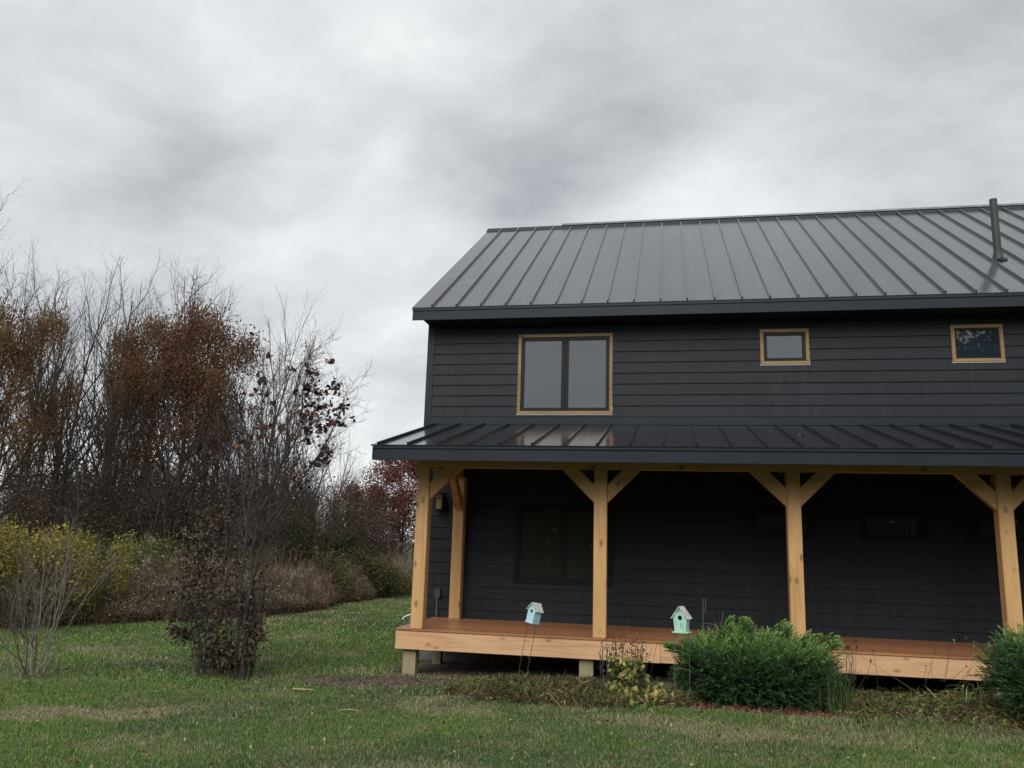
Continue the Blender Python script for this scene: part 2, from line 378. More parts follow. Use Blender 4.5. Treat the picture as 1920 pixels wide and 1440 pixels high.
class Tree:
    def __init__(s, seed): s.r = random.Random(seed); s.trunk = []; s.br = []; s.tips = []
    def grow(s, p, d, L, r, lvl, P):
        """P: dict of per level lists nch, spread, ratio, wig, trop"""
        R_ = s.r; ns = max(3, int(6-lvl)) if lvl else 10
        p = np.array(p, float); d = np.array(d, float); d /= np.linalg.norm(d); pts = [p.copy()]; dirs = [d.copy()]
        wig = P['wig'][lvl]; tr = P['trop'][lvl]
        for i in range(ns):
            d = d+np.array([R_.gauss(0, wig), R_.gauss(0, wig), R_.gauss(0, wig)+tr]); d /= np.linalg.norm(d)
            p = p+d*L/ns; pts.append(p.copy()); dirs.append(d.copy())
        rad_ = [r*(1-.8*i/ns) for i in range(ns+1)]
        dst = s.trunk if lvl <= P.get('tl', 0) else s.br
        for i in range(ns): dst.append([*pts[i], *pts[i+1], rad_[i], rad_[i+1]])
        if lvl >= P.get('tip', 2): s.tips += [pts[-1], pts[ns//2+1]]
        if lvl+1 >= len(P['nch'])+1 or lvl >= P['max']: return
        n = P['nch'][lvl]; n = max(1, int(round(n*R_.uniform(.8, 1.2))))
        t0 = P['start'][lvl]
        az = R_.uniform(0, 6.28)
        for k in range(n):
            t_ = t0+(1-t0)*(k+R_.random())/n; x = min(t_*ns, ns-1e-3); i = int(x); q = pts[i]+(pts[i+1]-pts[i])*(x-i); dd = dirs[i]
            az += 2.4+R_.uniform(-.5, .5)
            u = np.cross(dd, [0.3, .2, 1]); u /= (np.linalg.norm(u)+1e-9); w = np.cross(dd, u)
            sp_ = P['spread'][lvl]*R_.uniform(.7, 1.25)
            nd = dd*math.cos(sp_)+(u*math.cos(az)+w*math.sin(az))*math.sin(sp_)
            LL = L*P['ratio'][lvl]*R_.uniform(.7, 1.2)*(1-P.get('cone', .55)*(t_-t0)/(1-t0+1e-6))
            rr = max(.0028 if P.get('fine') else .004, min(rad_[i]*.62, r*.5))
            s.grow(q, nd, LL, rr, lvl+1, P)
def copy_tree(o, parent=None):
    c = o.copy(); C.objects.link(c); c.parent = parent
    for ch in o.children: copy_tree(ch, c)
    return c
BARK = plain('grey_brown_bark', (.085, .074, .066), .9, .4, 6)
BARKD = plain('dark_bark', (.052, .043, .040), .9, .4, 6)
BARKT = plain('brown_twigs', (.105, .075, .064), .9, .4, 6)
BARKG = plain('pale_grey_bark', (.19, .165, .14), .85, .35, 12)
RUST = leafmat('rust_leaves', [(0, (.050, .026, .018)), (.3, (.105, .042, .022)), (.52, (.17, .066, .028)), (.68, (.13, .090, .032)), (1, (.16, .145, .05))], big=.30)
RUST2 = leafmat('orange_brown_leaves', [(0, (.055, .032, .020)), (.4, (.125, .062, .028)), (.65, (.18, .10, .036)), (1, (.14, .125, .045))], big=.4)
MAROON = leafmat('maroon_leaves', [(0, (.020, .012, .012)), (.5, (.045, .018, .017)), (.85, (.10, .028, .020)), (1, (.20, .07, .03))], trans=.1)
REDL = leafmat('red_brown_leaves', [(0, (.060, .018, .018)), (.5, (.15, .040, .034)), (.85, (.22, .075, .055)), (1, (.28, .15, .09))], trans=.2)
YELG = leafmat('yellow_green_leaves', [(0, (.065, .06, .022)), (.35, (.15, .14, .035)), (.65, (.30, .265, .05)), (.9, (.48, .38, .075)), (1, (.6, .32, .07))], big=1.3)
GRNL = leafmat('fading_green_leaves', [(0, (.045, .06, .018)), (.5, (.095, .12, .03)), (.85, (.18, .20, .05)), (1, (.30, .26, .08))])
EVERG = leafmat('evergreen_needles', [(0, (.008, .024, .014)), (.6, (.018, .050, .026)), (1, (.035, .08, .035))], trans=.1)
OLIVE = leafmat('olive_leaves', [(0, (.045, .05, .018)), (.5, (.10, .095, .03)), (1, (.2, .16, .06))], big=.5)
BROWNL = leafmat('withered_brown_leaves', [(0, (.030, .022, .017)), (.5, (.075, .048, .034)), (1, (.16, .10, .06))])

BARE = dict(nch=[17, 9, 6], spread=[.68, .66, .7], ratio=[.46, .52, .5], wig=[.07, .13, .17, .2], trop=[.02, .06, .04, .02], start=[.2, .12, .1], max=3, cone=.45, fine=1)
FAN = dict(nch=[19, 9, 5], spread=[.52, .46, .5], ratio=[.60, .50, .5], wig=[.06, .09, .11, .13], trop=[.02, .07, .06, .04], start=[.10, .15, .1], max=3, cone=.40, fine=1)
THIN = dict(nch=[13, 6, 4], spread=[.5, .58, .6], ratio=[.40, .50, .5], wig=[.06, .11, .15, .18], trop=[.03, .08, .06, .04], start=[.35, .15, .1], max=3, cone=.5, fine=1)
OAK = dict(nch=[17, 8, 5], spread=[.85, .65, .7], ratio=[.46, .52, .5], wig=[.04, .12, .16, .2], trop=[.02, .05, .03, 0], start=[.25, .2, .1], max=3, cone=.5, fine=1)
def mk_tree(name, seed, H, r, P, stems=1, leafm=None, nleaf=0, lsize=.1, zr=(.3, 1), lean=.05, bark=BARK, twig=None, clump=.28, sp=.25, rmax=9, blobs=None):
    T = Tree(seed); R_ = T.r; base = empty(name, (0, 0, 0))
    for k in range(stems):
        a = R_.uniform(0, 6.28)
        if stems > 1: d0 = (math.cos(a)*sp, math.sin(a)*sp, 1); p0 = (math.cos(a)*.12, math.sin(a)*.12, -.1)
        else: d0 = (R_.gauss(0, lean), R_.gauss(0, lean), 1); p0 = (0, 0, -.1)
        T.grow(p0, d0, H*(1 if k == 0 else R_.uniform(.65, .97)), r*(1 if k == 0 else R_.uniform(.5, .9)), 0, P)
    segmesh('trunk', T.trunk, bark, base); segmesh('branches', T.br, twig or bark, base)
    if leafm:
        tp = np.array(T.tips)
        if blobs is not None:
            k = np.zeros(len(tp), bool)
            for (bx, by, bz, br_, bh) in blobs: k |= ((tp[:, 0]-bx)/br_)**2+((tp[:, 1]-by)/br_)**2+((tp[:, 2]-bz)/bh)**2 < 1
            tp = tp[k]
        else: tp = tp[(tp[:, 2] > zr[0]*H) & (tp[:, 2] < zr[1]*H)]
        rng = np.random.RandomState(seed)
        # density varies from clump to clump so that sky shows through
        keep = fb(tp[:, 0]*1.0+tp[:, 1]*.7+40, tp[:, 2]+40, .9) > .38; tp = tp[keep]
        c = tp[rng.randint(0, len(tp), nleaf)]+rng.normal(size=(nleaf, 3))*clump
        leaves('crown', c, lsize, leafm, base, rng)
    return base
protos = {}
def proto(key, *a, **k):
    b = mk_tree(*a, **k); hz_ = []
    for ch in b.children:
        if ch.name.startswith('branches'):
            co = np.empty(len(ch.data.vertices)*3, np.float32); ch.data.vertices.foreach_get('co', co); hz_.append(np.percentile(co[2::3], 99.6))
    protos[key] = (b, float(max(hz_)))
proto('bare', 'bare_tree', 1, 10, .135, BARE, bark=BARK, twig=BARKD, stems=2, sp=.10)
proto('bare2', 'bare_tree', 2, 10, .115, THIN, bark=BARK, twig=BARKD, stems=3, sp=.12)
proto('thin', 'bare_tree', 3, 10, .10, THIN, bark=BARKD, twig=BARKD, stems=2, sp=.07)
proto('fan', 'bare_tree', 4, 9, .12, FAN, bark=BARK, twig=BARKD, stems=2, sp=.18)
proto('rust', 'rust_leaved_tree', 5, 10, .16, OAK, leafm=RUST, nleaf=52000, lsize=.058, zr=(.36, .87), clump=.26, bark=BARKD)
proto('rust2', 'rust_leaved_tree', 6, 9, .12, OAK, leafm=RUST2, nleaf=22000, lsize=.062, zr=(.42, .95), clump=.26, bark=BARKD)
proto('red', 'red_leaved_tree', 7, 7, .10, OAK, leafm=REDL, nleaf=13000, lsize=.075, zr=(.22, 1.05), clump=.24, bark=BARKD)
THK = dict(nch=[9, 6, 4], spread=[.5, .55, .6], ratio=[.5, .5, .5], wig=[.09, .12, .15, .18], trop=[.0, .05, .03, .0], start=[.12, .1, .1], max=3, cone=.4, fine=1)
proto('thicket', 'thicket_shrub', 8, 4.2, .035, THK, stems=9, sp=.42, bark=BARKD, twig=BARKT, leafm=BROWNL, nleaf=3200, lsize=.042, zr=(.1, 1))
proto('thicket2', 'thicket_shrub', 9, 4.2, .035, THK, stems=8, sp=.34, bark=BARKD, twig=BARKT, leafm=BROWNL, nleaf=2600, lsize=.042, zr=(.2, 1))
proto('thicket3', 'thicket_shrub', 10, 4.2, .035, THK, stems=8, sp=.4, bark=BARKD, twig=BARKD, leafm=OLIVE, nleaf=2600, lsize=.042, zr=(.1, .8))
SHR = dict(nch=[8, 5], spread=[.5, .6], ratio=[.5, .5], wig=[.1, .12, .15], trop=[.0, .03, 0], start=[.15, .1], max=2, tip=1, fine=1)
proto('yellow', 'yellow_green_shrub', 12, 2.0, .018, SHR, stems=26, sp=.55, bark=BARKD, twig=BARKT, leafm=YELG, nleaf=15000, lsize=.034, zr=(.32, 1.1), clump=.10)
proto('green', 'fading_green_shrub', 13, 1.7, .015, SHR, stems=20, sp=.7, bark=BARKD, twig=BARKT, leafm=GRNL, nleaf=8000, lsize=.042, zr=(.2, 1.1), clump=.12)
proto('olive', 'olive_shrub', 14, 1.7, .015, SHR, stems=20, sp=.8, bark=BARKD, twig=BARKT, leafm=OLIVE, nleaf=9000, lsize=.045, zr=(.05, 1.1), clump=.14)
proto('ever', 'evergreen_shrub', 15, 2.0, .02, SHR, stems=24, sp=.7, bark=BARKD, twig=BARKD, leafm=EVERG, nleaf=14000, lsize=.055, zr=(.0, 1.1), clump=.10)
used = set(); rr = random.Random(3)
def place(key, px, dist, top, label, cat, group=None, wid=1.0, rz=None, name=None):
    pr, H = protos[key]; dist *= 1.27 if dist < 33 else 1.15
    if key in used: o = copy_tree(pr)
    else: o = pr; used.add(key)
    x, y, zt = far(px, dist, top); z = float(gz(x, y))
    s = (zt-z)/H; o.location = (x, y, z-.02); o.scale = (s*wid, s*wid, s); o.rotation_euler = (0, 0, rr.uniform(0, 6.28) if rz is None else rz)
    tag(o, label, cat, group); return o
GT = 'bare trees in the wood behind the field'
place('rust2', -28, 18.5, 460, 'orange and brown leaved tree cut off by the left edge of the picture', 'tree', wid=.42)
place('rust', 318, 21.5, 455, 'tallest rust leaved tree in the middle of the wood, its top nearly bare', 'tree', wid=.66)
place('rust2', 192, 23, 585, 'smaller rust crowned tree between the bare trees and the tall rust tree', 'tree', wid=.32)
BT = [('bare', -4, 19, 335, .8), ('bare2', 70, 21, 468, .8), ('thin', 108, 22, 470, .8), ('bare2', 150, 24, 455, .75), ('bare', 215, 27, 520, .7), ('thin', 30, 23, 560, .9),
      ('thin', 262, 23, 455, .75), ('bare2', 232, 21, 600, .8), ('thin', 375, 26, 505, .8), ('fan', 470, 24, 545, .80), ('bare2', 440, 21, 640, .8), ('fan', 540, 27, 640, .8),
      ('thin', 350, 20, 720, 1), ('bare2', 120, 19, 640, .9), ('thin', 300, 19, 690, 1.), ('fan', 590, 31, 745, .85), ('bare', 405, 29, 600, .7), ('thin', 180, 20, 560, .8),
      ('bare2', 20, 27, 500, .8), ('fan', 640, 44, 862, .8), ('fan', 672, 52, 858, .75), ('bare2', 712, 60, 900, .9), ('fan', 610, 38, 800, .8), ('bare', 510, 22, 700, .8)]
DS = ['pale multi stemmed', 'slender dark', 'fan shaped']
BL = ['tall bare tree whose top twigs reach highest at the left edge', 'bare tree with thin upright twigs just right of the orange tree', 'slender bare pole tree rising beside the upright twigged tree',
      'bare tree with finger like top above the small rust crown', 'bare tree leaning into the left side of the rust crown', 'dark bare tree under the orange leaved tree', 'bare leader standing up at the left shoulder of the tall rust tree',
      'low bare tree in front of the small rust crown', 'bare twigs standing out at the right of the tall rust crown', 'fan shaped bare tree with a rounded top right of the rust tree', 'bare tree in front of the fan shaped tree',
      'lower fan shaped tree sloping down to the right end of the wood', 'short dark tree in front of the tall rust trunk', 'many stemmed bare tree standing forward at the left', 'thin bare tree below the left of the rust crown',
      'shorter fan shaped tree behind the leafy sapling', 'bare tree half hidden behind the rust crown', 'straight bare tree below the small rust crown', 'bare tree behind the trees at the far left',
      'distant bare tree just left of the porch roof corner', 'distant feathery bare tree under the porch roof corner', 'faint far off bare tree beside the red oak', 'middle distance fan tree between sapling and distant bare trees', 'bare tree with grey trunk behind the near sapling']
for (k, px, d, tp, w), lb in zip(BT, BL): place(k, px, d, tp, lb, 'tree', GT, w)
TH = [(-20, 19, 880), (40, 20, 870), (95, 19.5, 900), (150, 21, 860), (205, 20, 890), (255, 22, 870), (300, 20, 900), (350, 21, 880), (400, 23, 860), (450, 21, 900), (500, 24, 870), (545, 23, 900), (590, 26, 900), (625, 31, 925), (660, 34, 955),
      (120, 25, 840), (240, 26, 850), (330, 26, 860), (430, 26, 860), (10, 25, 840), (700, 38, 985), (740, 39, 990), (775, 38, 985),
      (-10, 29, 840), (60, 30, 850), (100, 28, 870), (170, 30, 840), (215, 28, 860), (280, 30, 840), (345, 29, 850), (385, 28, 850), (470, 29, 850), (520, 30, 860), (565, 29, 880), (605, 31.5, 880)]
TW = ['at the left edge', 'below the orange leaved tree', 'behind the yellow green shrub', 'under the small rust crown', 'right of the yellow green shrub', 'below the tall rust tree', 'behind the fading green shrub', 'left of the near sapling',
      'straight behind the maroon bush', 'behind the stems of the near sapling', 'just right of the near sapling', 'left of the dark evergreen', 'behind the dark evergreen', 'right behind the dark evergreen', 'left of the red oak',
      'deep in the wood between the left bare trees', 'deep in the wood beside the small rust crown', 'deep in the wood behind the rust trunk', 'deep in the wood behind the sapling', 'deep in the wood at the far left', 'below the red oak', 'under the red oak beside the porch post', 'closest to the porch post',
      'farthest back at the left edge', 'farthest back under the orange tree', 'farthest back behind the grey shrub', 'farthest back under the small rust crown', 'farthest back left of the tall rust trunk', 'farthest back behind the tall rust trunk', 'farthest back right of the tall rust trunk', 'farthest back behind the maroon bush', 'farthest back behind the sapling stems', 'farthest back right of the sapling stems', 'farthest back under the sapling leaves', 'farthest back left of the distant bare trees']
for i, ((px, d, tp), w) in enumerate(zip(TH, TW)):
    k = ('thicket', 'thicket2', 'thicket3')[i % 3] if px < 560 else ('thicket2', 'thicket')[i % 2]
    place(k, px, d, tp, 'tangle of '+('brown', 'maroon tinged', 'dark olive')[('thicket', 'thicket2', 'thicket3').index(k)]+' twigs '+w, 'shrub', 'thicket shrubs at the edge of the wood', 1.15+.25*rr.random())
place('red', 752, 32, 838, 'tall red brown oak partly hidden by the corner post of the porch', 'tree', wid=1.0, rz=1.0)
place('red', 712, 36, 905, 'lower dark red tree left of the red brown oak', 'tree', wid=1.15, rz=2.4)
place('red', 555, 30, 930, 'small reddish tree in the thicket right of the near sapling', 'tree', wid=.8, rz=.4)
place('yellow', 35, 15.9, 985, 'large yellow green shrub behind the grey twiggy shrub', 'shrub', 'yellow green shrubs', 1.0)
place('yellow', 118, 16.6, 1000, 'yellow shrub with orange tips next to the weeds', 'shrub', 'yellow green shrubs', .9)
place('yellow', 168, 16.4, 1068, 'small bright yellow shrub at the right foot of the large one', 'shrub', 'yellow green shrubs', .8)
place('green', 225, 18.3, 1022, 'fading green shrub in the gap behind the brown weeds', 'shrub', 'fading green shrubs', .9)
place('green', 305, 18.3, 1012, 'fading green shrub left of the maroon bush', 'shrub', 'fading green shrubs', .9)
place('yellow', 430, 21, 1020, 'yellowish shrub glimpsed behind the sapling stems', 'shrub', 'yellow green shrubs', .8)
place('ever', 622, 25.6, 992, 'dark evergreen bush standing above the weeds', 'shrub', wid=.62)
place('ever', 756, 30, 1078, 'low dark bush next to the corner post', 'shrub', wid=.8)
place('olive', 672, 25.3, 1028, 'olive green bush right of the dark evergreen', 'shrub', 'olive bushes behind the weeds', 1.0)
place('olive', 722, 26.3, 1050, 'low olive bush below the red trees', 'shrub', 'olive bushes behind the weeds', 1.2)
place('olive', 590, 23, 1040, 'olive bush left of the dark evergreen', 'shrub', 'olive bushes behind the weeds', .9)

# ------------------------------------------------------------------ field weeds (one mass)
rw = np.random.RandomState(21)
n = 70000; y = rw.uniform(-4, 34, n); fo = rw.exponential(1.1, n); x = lawn_edge(y)-fo+.5; f = field(x, y); k = (f > .03) & (f < 5.5); x, y, f = x[k], y[k], f[k]
z = gz(x, y); k = visible(x, y, z); x, y, z, f = x[k], y[k], z[k], f[k]; n = len(x)
hh = (.65+.75*fb(x, y, .6))*rw.uniform(.5, 1.25, n)*np.clip(.25+f*.9, 0, 1.1)*np.where(rw.rand(n) < .10, 1.45, 1)
lean = rw.normal(size=(n, 2))*.12
p0 = np.stack([x, y, z], 1); p1 = p0+np.stack([lean[:, 0]*hh, lean[:, 1]*hh, hh], 1)
S = [np.concatenate([p0, p1, np.full((n, 1), .0045), np.full((n, 1), .002)], 1)]
for j in range(3):
    tt = rw.uniform(.35, .9, (n, 1)); q = p0+(p1-p0)*tt; dq = rw.normal(size=(n, 3))*.10; dq[:, 2] = np.abs(dq[:, 2])+.07
    S.append(np.concatenate([q, q+dq, np.full((n, 1), .0028), np.full((n, 1), .0018)], 1))
t = NT('weed_stems'); g = t.n('ShaderNodeNewGeometry')
WSTEM = t.set(Base_Color=t.ramp(g.outputs['Random Per Island'], [(0, (.085, .056, .038)), (.5, (.17, .115, .075)), (.8, (.27, .19, .12)), (1, (.48, .39, .26))]), Roughness=.9)
wr = empty('field_weeds', (-10, 8, 0)); tag(wr, 'band of withered brown weeds with pale fluffy seed heads along the lawn', 'weeds', kind='stuff')
wr.location = (0, 0, 0)
segmesh('stems', np.concatenate(S), WSTEM, wr)
c = p0[rw.randint(0, n, 130000)]; hsel = rw.randint(0, n, 130000); q = p0[hsel]+(p1[hsel]-p0[hsel])*(rw.uniform(.12, 1., (130000, 1)))**.8+rw.normal(size=(130000, 3))*.06
WL = leafmat('weed_leaves', [(0, (.08, .052, .033)), (.35, (.17, .10, .058)), (.55, (.27, .17, .09)), (.72, (.20, .19, .07)), (1, (.26, .28, .09))], big=.9)
leaves('dry_leaves', q, .030, WL, wr, rw)
hsel = np.where((fb(x+9, y, .7) > .44) & (rw.rand(n) < .14))[0]; hsel = np.repeat(hsel, 22); q = p1[hsel]+rw.normal(size=(len(hsel), 3))*np.array([.05, .05, .06])
PL = leafmat('seed_fluff', [(0, (.15, .13, .09)), (.6, (.34, .31, .24)), (1, (.56, .53, .44))])
leaves('seed_heads', q, .026, PL, wr, rw)

# ------------------------------------------------------------------ near sapling with maroon leaves
YT = -1.3
def P3(px, py, dy=0): return atY(px, py, YT+dy)
sap = empty('sapling_tree', (0, 0, 0)); tag(sap, 'young tree on the lawn with grey twigs and sparse dark red leaves at the top', 'tree')
T = Tree(77); R_ = T.r
stems = [([(452, 1245), (466, 1120), (470, 1040), (488, 960), (520, 880), (560, 800), (578, 700), (582, 655)], .032, 0),
         ([(455, 1240), (478, 1080), (500, 1000), (545, 930), (600, 850), (640, 770), (648, 735)], .024, .25),
         ([(448, 1240), (450, 1100), (462, 980), (488, 860), (492, 740), (497, 660)], .024, -.3),
         ([(436, 1235), (420, 1100), (425, 980), (440, 850), (462, 760)], .018, .3),
         ([(462, 1130), (500, 990), (560, 900), (590, 860), (612, 830)], .014, -.25),
         ([(470, 1040), (455, 930), (470, 820), (500, 730), (520, 690)], .015, .1),
         ([(488, 960), (530, 900), (548, 820), (555, 730), (563, 690)], .014, .35)]
TW_ = dict(nch=[0, 6, 3], spread=[.5, .65, .7], ratio=[.5, .55, .5], wig=[.1, .13, .16, .18], trop=[.0, .06, .05, .03], start=[.2, .15, .1], max=3, tip=1, fine=1)
for pts, r0, dy in stems:
    Q = [P3(px, py, dy*i/len(pts)) for i, (px, py) in enumerate(pts)]
    if pts[0][1] > 1200: Q[0][2] = float(gz(Q[0][0], Q[0][1]))-.05
    # subdivide with slight wobble
    F2 = []
    for a_, b_ in zip(Q[:-1], Q[1:]):
        for u in (0, .33, .66): F2.append(a_+(b_-a_)*u+np.array([R_.gauss(0, .014) for _ in range(3)]))
    F2.append(Q[-1]); m = len(F2)
    for i in range(m-1):
        T.trunk.append([*F2[i], *F2[i+1], r0*(1-.85*i/m), r0*(1-.85*(i+1)/m)])
        if i > m*.22:
            for k in range(3):
                d = F2[i+1]-F2[i]; d /= np.linalg.norm(d); d = d*.5+np.array([R_.gauss(0, .5), R_.gauss(0, .45), R_.gauss(.1, .25)])
                T.grow(F2[i], d, R_.uniform(.3, .75), max(.003, r0*(1-.8*i/m)*.4), 1, TW_)
BARKS = plain('sapling_bark', (.055, .044, .040), .85, .4, 14)
segmesh('trunk', T.trunk, BARKS, sap); segmesh('branches', T.br, plain('sapling_twigs', (.085, .062, .056), .85, .4, 10), sap)
rl = np.random.RandomState(8); C_ = []; TWG = []
for (px, py, w, h, n_) in [(585, 700, 14, 12, 16), (578, 728, 12, 22, 26), (590, 755, 16, 12, 14), (603, 735, 22, 14, 18), (628, 728, 18, 14, 18), (608, 765, 20, 16, 18), (640, 765, 16, 18, 16), (585, 785, 22, 16, 26), (620, 790, 28, 14, 30),
                           (562, 775, 14, 14, 14), (575, 815, 16, 16, 20), (598, 808, 16, 14, 14), (608, 840, 14, 10, 10), (612, 845, 14, 26, 16), (606, 868, 14, 10, 14), (582, 868, 14, 8, 8), (488, 712, 12, 14, 14), (478, 735, 18, 8, 10), (497, 740, 10, 8, 6), (504, 668, 10, 5, 6),
                           (610, 678, 10, 3, 5), (541, 690, 8, 5, 6), (555, 735, 4, 6, 3), (495, 800, 12, 8, 9), (525, 805, 10, 8, 6), (512, 758, 6, 5, 4), (475, 765, 20, 14, 12), (470, 650, 12, 30, 10), (455, 830, 30, 20, 22), (560, 900, 25, 25, 14)]:
    cc_ = P3(px, py); tk = np.array(T.trunk)[:, 3:6]; nr = tk[np.argmin(((tk-cc_)**2).sum(1)+(tk[:, 2] > cc_[2])*.5)]
    if np.linalg.norm(nr-cc_) < .9: TWG.append([*nr, *cc_, .006, .003])
    for _ in range(int(n_*1.35)):
        C_.append(P3(px+rl.normal()*w*.55, py+rl.normal()*h*.55, rl.normal()*.12)); TWG.append([*(cc_*.35+C_[-1]*.65+np.array([0, 0, -.02])), *C_[-1], .0022, .0018]); TWG.append([*cc_, *(cc_*.35+C_[-1]*.65+np.array([0, 0, -.02])), .0026, .0022])
leaves('crown', C_, .060, MAROON, sap, rl, aspect=1.3, droop=.5, jit=.5); segmesh('twigs', TWG, BARKS, sap)
# maroon bush round its foot
bush = empty('maroon_bush', (0, 0, 0)); tag(bush, 'dark maroon leafy bush growing round the foot of the young tree', 'shrub')
T = Tree(78); q = P3(405, 1245, .15); bz = float(gz(q[0], q[1]))
for k in range(26):
    a = T.r.uniform(0, 6.28); s_ = T.r.uniform(.05, .42)
    T.grow((q[0]+math.cos(a)*.2+T.r.uniform(-.12, .35), q[1]+math.sin(a)*.2, bz-.05), (math.cos(a)*s_-.03, math.sin(a)*s_, 1), T.r.uniform(.8, 2.15), .011, 0, dict(SHR, start=[.25, .1]))
segmesh('branches', T.trunk+T.br, BARKS, bush)
C_ = []
for (px, py, w, h, n_) in [(385, 1000, 26, 30, 200), (360, 1040, 20, 22, 150), (420, 960, 20, 12, 50), (395, 1065, 40, 20, 190), (365, 1100, 30, 28, 230), (425, 1115, 38, 28, 260), (355, 1150, 30, 16, 190), (340, 1187, 20, 12, 150), (395, 1175, 30, 16, 170),
                           (470, 1165, 20, 14, 150), (480, 1192, 14, 14, 150), (455, 1140, 20, 20, 110), (410, 1215, 35, 22, 340), (420, 1242, 34, 10, 330), (385, 1225, 18, 12, 90), (465, 1225, 14, 18, 120), (490, 1090, 14, 20, 40), (345, 1120, 8, 20, 40), (440, 1065, 22, 20, 70), (330, 1180, 8, 8, 30)]:
    for _ in range(int(n_*1.15)): C_.append(P3(px+rl.normal()*w*.62, py+rl.normal()*h*.62, rl.normal()*.22+.1))
C_ = [c for c in C_ if c[2] > gz(c[0], c[1])+.02]
BUSHM = leafmat('bush_leaves', [(0, (.018, .017, .011)), (.5, (.042, .033, .020)), (.8, (.085, .045, .030)), (.95, (.12, .085, .055)), (1, (.24, .17, .11))], trans=.12, spec=.5, big=.9)
leaves('crown', C_, .046, BUSHM, bush, rl, aspect=1.2, droop=.3)

# grey twiggy shrub at the left
gs = empty('grey_twiggy_shrub', (0, 0, 0)); tag(gs, 'leafless grey shrub with pale fanned stems at the left of the lawn', 'shrub')
q = atY(52, 1268, -2.5); gx0, gy0 = q[0], q[1]; T = Tree(90)
GSP = dict(nch=[6, 5, 3], spread=[.38, .4, .45], ratio=[.5, .55, .5], wig=[.08, .10, .12, .14], trop=[.05, .06, .05, .03], start=[.25, .2, .1], max=3, fine=1)
for k in range(15):
    a = T.r.uniform(0, 6.28); s_ = T.r.uniform(.12, .75); bx = gx0+math.cos(a)*.16+T.r.uniform(-.1, .1); by = gy0+math.sin(a)*.16
    T.grow((bx, by, float(gz(bx, by))-.04), (math.cos(a)*s_, math.sin(a)*s_, 1), T.r.uniform(1.15, 1.95), T.r.uniform(.009, .017), 0, GSP)
segmesh('stems', T.trunk, BARKG, gs); segmesh('branches', T.br, plain('grey_twigs', (.13, .105, .085), .85, .3, 10), gs)

# ------------------------------------------------------------------ HOUSE
D = 1.98; XL = -3.40; XR = 13.2; YB = 12.76; ZE = 5.49; YE = 1.49; YR = 7.37; ZR = 9.33; SL = (ZR-ZE)/(YR-YE)
house = empty('house', (XL, D, -.65)); tag(house, 'dark charcoal sided two storey house with standing seam metal roofs and timber framed porch', 'house')
H0 = Vector(house.location)
class HB(MB):
    """mesh in world coordinates, stored relative to the house"""
    def build(s, name, m, parent=None, **k):
        base = parent if parent is not None else house
        off = H0 if base is house else base['_off']
        off = Vector(off); s.v = [tuple(Vector(v)-off) for v in s.v]
        return MB.build(s, name, m, base, **k)
def sub_origin(o, v): o['_off'] = tuple(v)
def hpart(name, v, m, builder, **k):
    """a part with its origin at v so grain runs from its own place"""
    v = Vector(v); b = builder; b.v = [tuple(Vector(q)-v) for q in b.v]
    o = MB.build(b, name, m, house, **k); o.location = v-H0; o['_off'] = tuple(v); return o
courses = [.147+.2*k for k in range(-2, 17)]; z = 3.542
while z < 5.6: courses.append(z); z += .1965
wins = [(-1.685, .028, 3.585, 5.06), (2.567, 3.377, 4.447, 5.075), (5.621, 6.416, 4.454, 5.089), (-1.665, .045, .632, 1.98), (2.313, 3.328, 1.526, 2.005), (4.06, 5.038, 1.527, 1.99), (5.743, 6.75, 1.53, 2.0)]
m = HB()
def lap_spans(z0, z1):
    xs = [XL+.115, XR]
    cuts = [(a, b) for a, b, c, d in wins if not (d <= z0+1e-3 or c >= z1-1e-3)]
    return cuts
rb_ = random.Random(4)
for z0, z1 in zip(courses[:-1], courses[1:]):
    zz = sorted({z0, z1, *[v for w in wins for v in w[2:] if z0 < v < z1]})
    off = rb_.uniform(0, 3.6); joints = [XL+.115]+[j for j in np.arange(XL-3.6+off, XR, 3.66) if j > XL+.4]+[XR]
    for a, b in zip(zz[:-1], zz[1:]):
        segs = [(XL+.115, XR)]
        for (wa, wb, wc, wd) in wins:
            if wc < b-1e-4 and wd > a+1e-4:
                segs = [s_ for (p, q_) in segs for s_ in ((p, min(q_, wa)), (max(p, wb), q_)) if s_[1]-s_[0] > .001]
        for (p, q_) in segs:
            cutj = [p]+[j for j in joints if p+.05 < j < q_-.05]+[q_]
            for u, v in zip(cutj[:-1], cutj[1:]):
                u2 = u+(.0015 if u != p else 0); v2 = v-(.0015 if v != q_ else 0)
                ya = D-.018*(1-(a-z0)/(z1-z0))-.004; yb = D-.018*(1-(b-z0)/(z1-z0))-.004
                m.add([(u2, ya, a), (v2, ya, a), (v2, yb, b), (u2, yb, b), (u2, D+.004, a), (v2, D+.004, a), (v2, D+.004, b), (u2, D+.004, b)],
                      [(0, 1, 2, 3), (0, 4, 5, 1), (0, 3, 7, 4), (1, 5, 6, 2)])
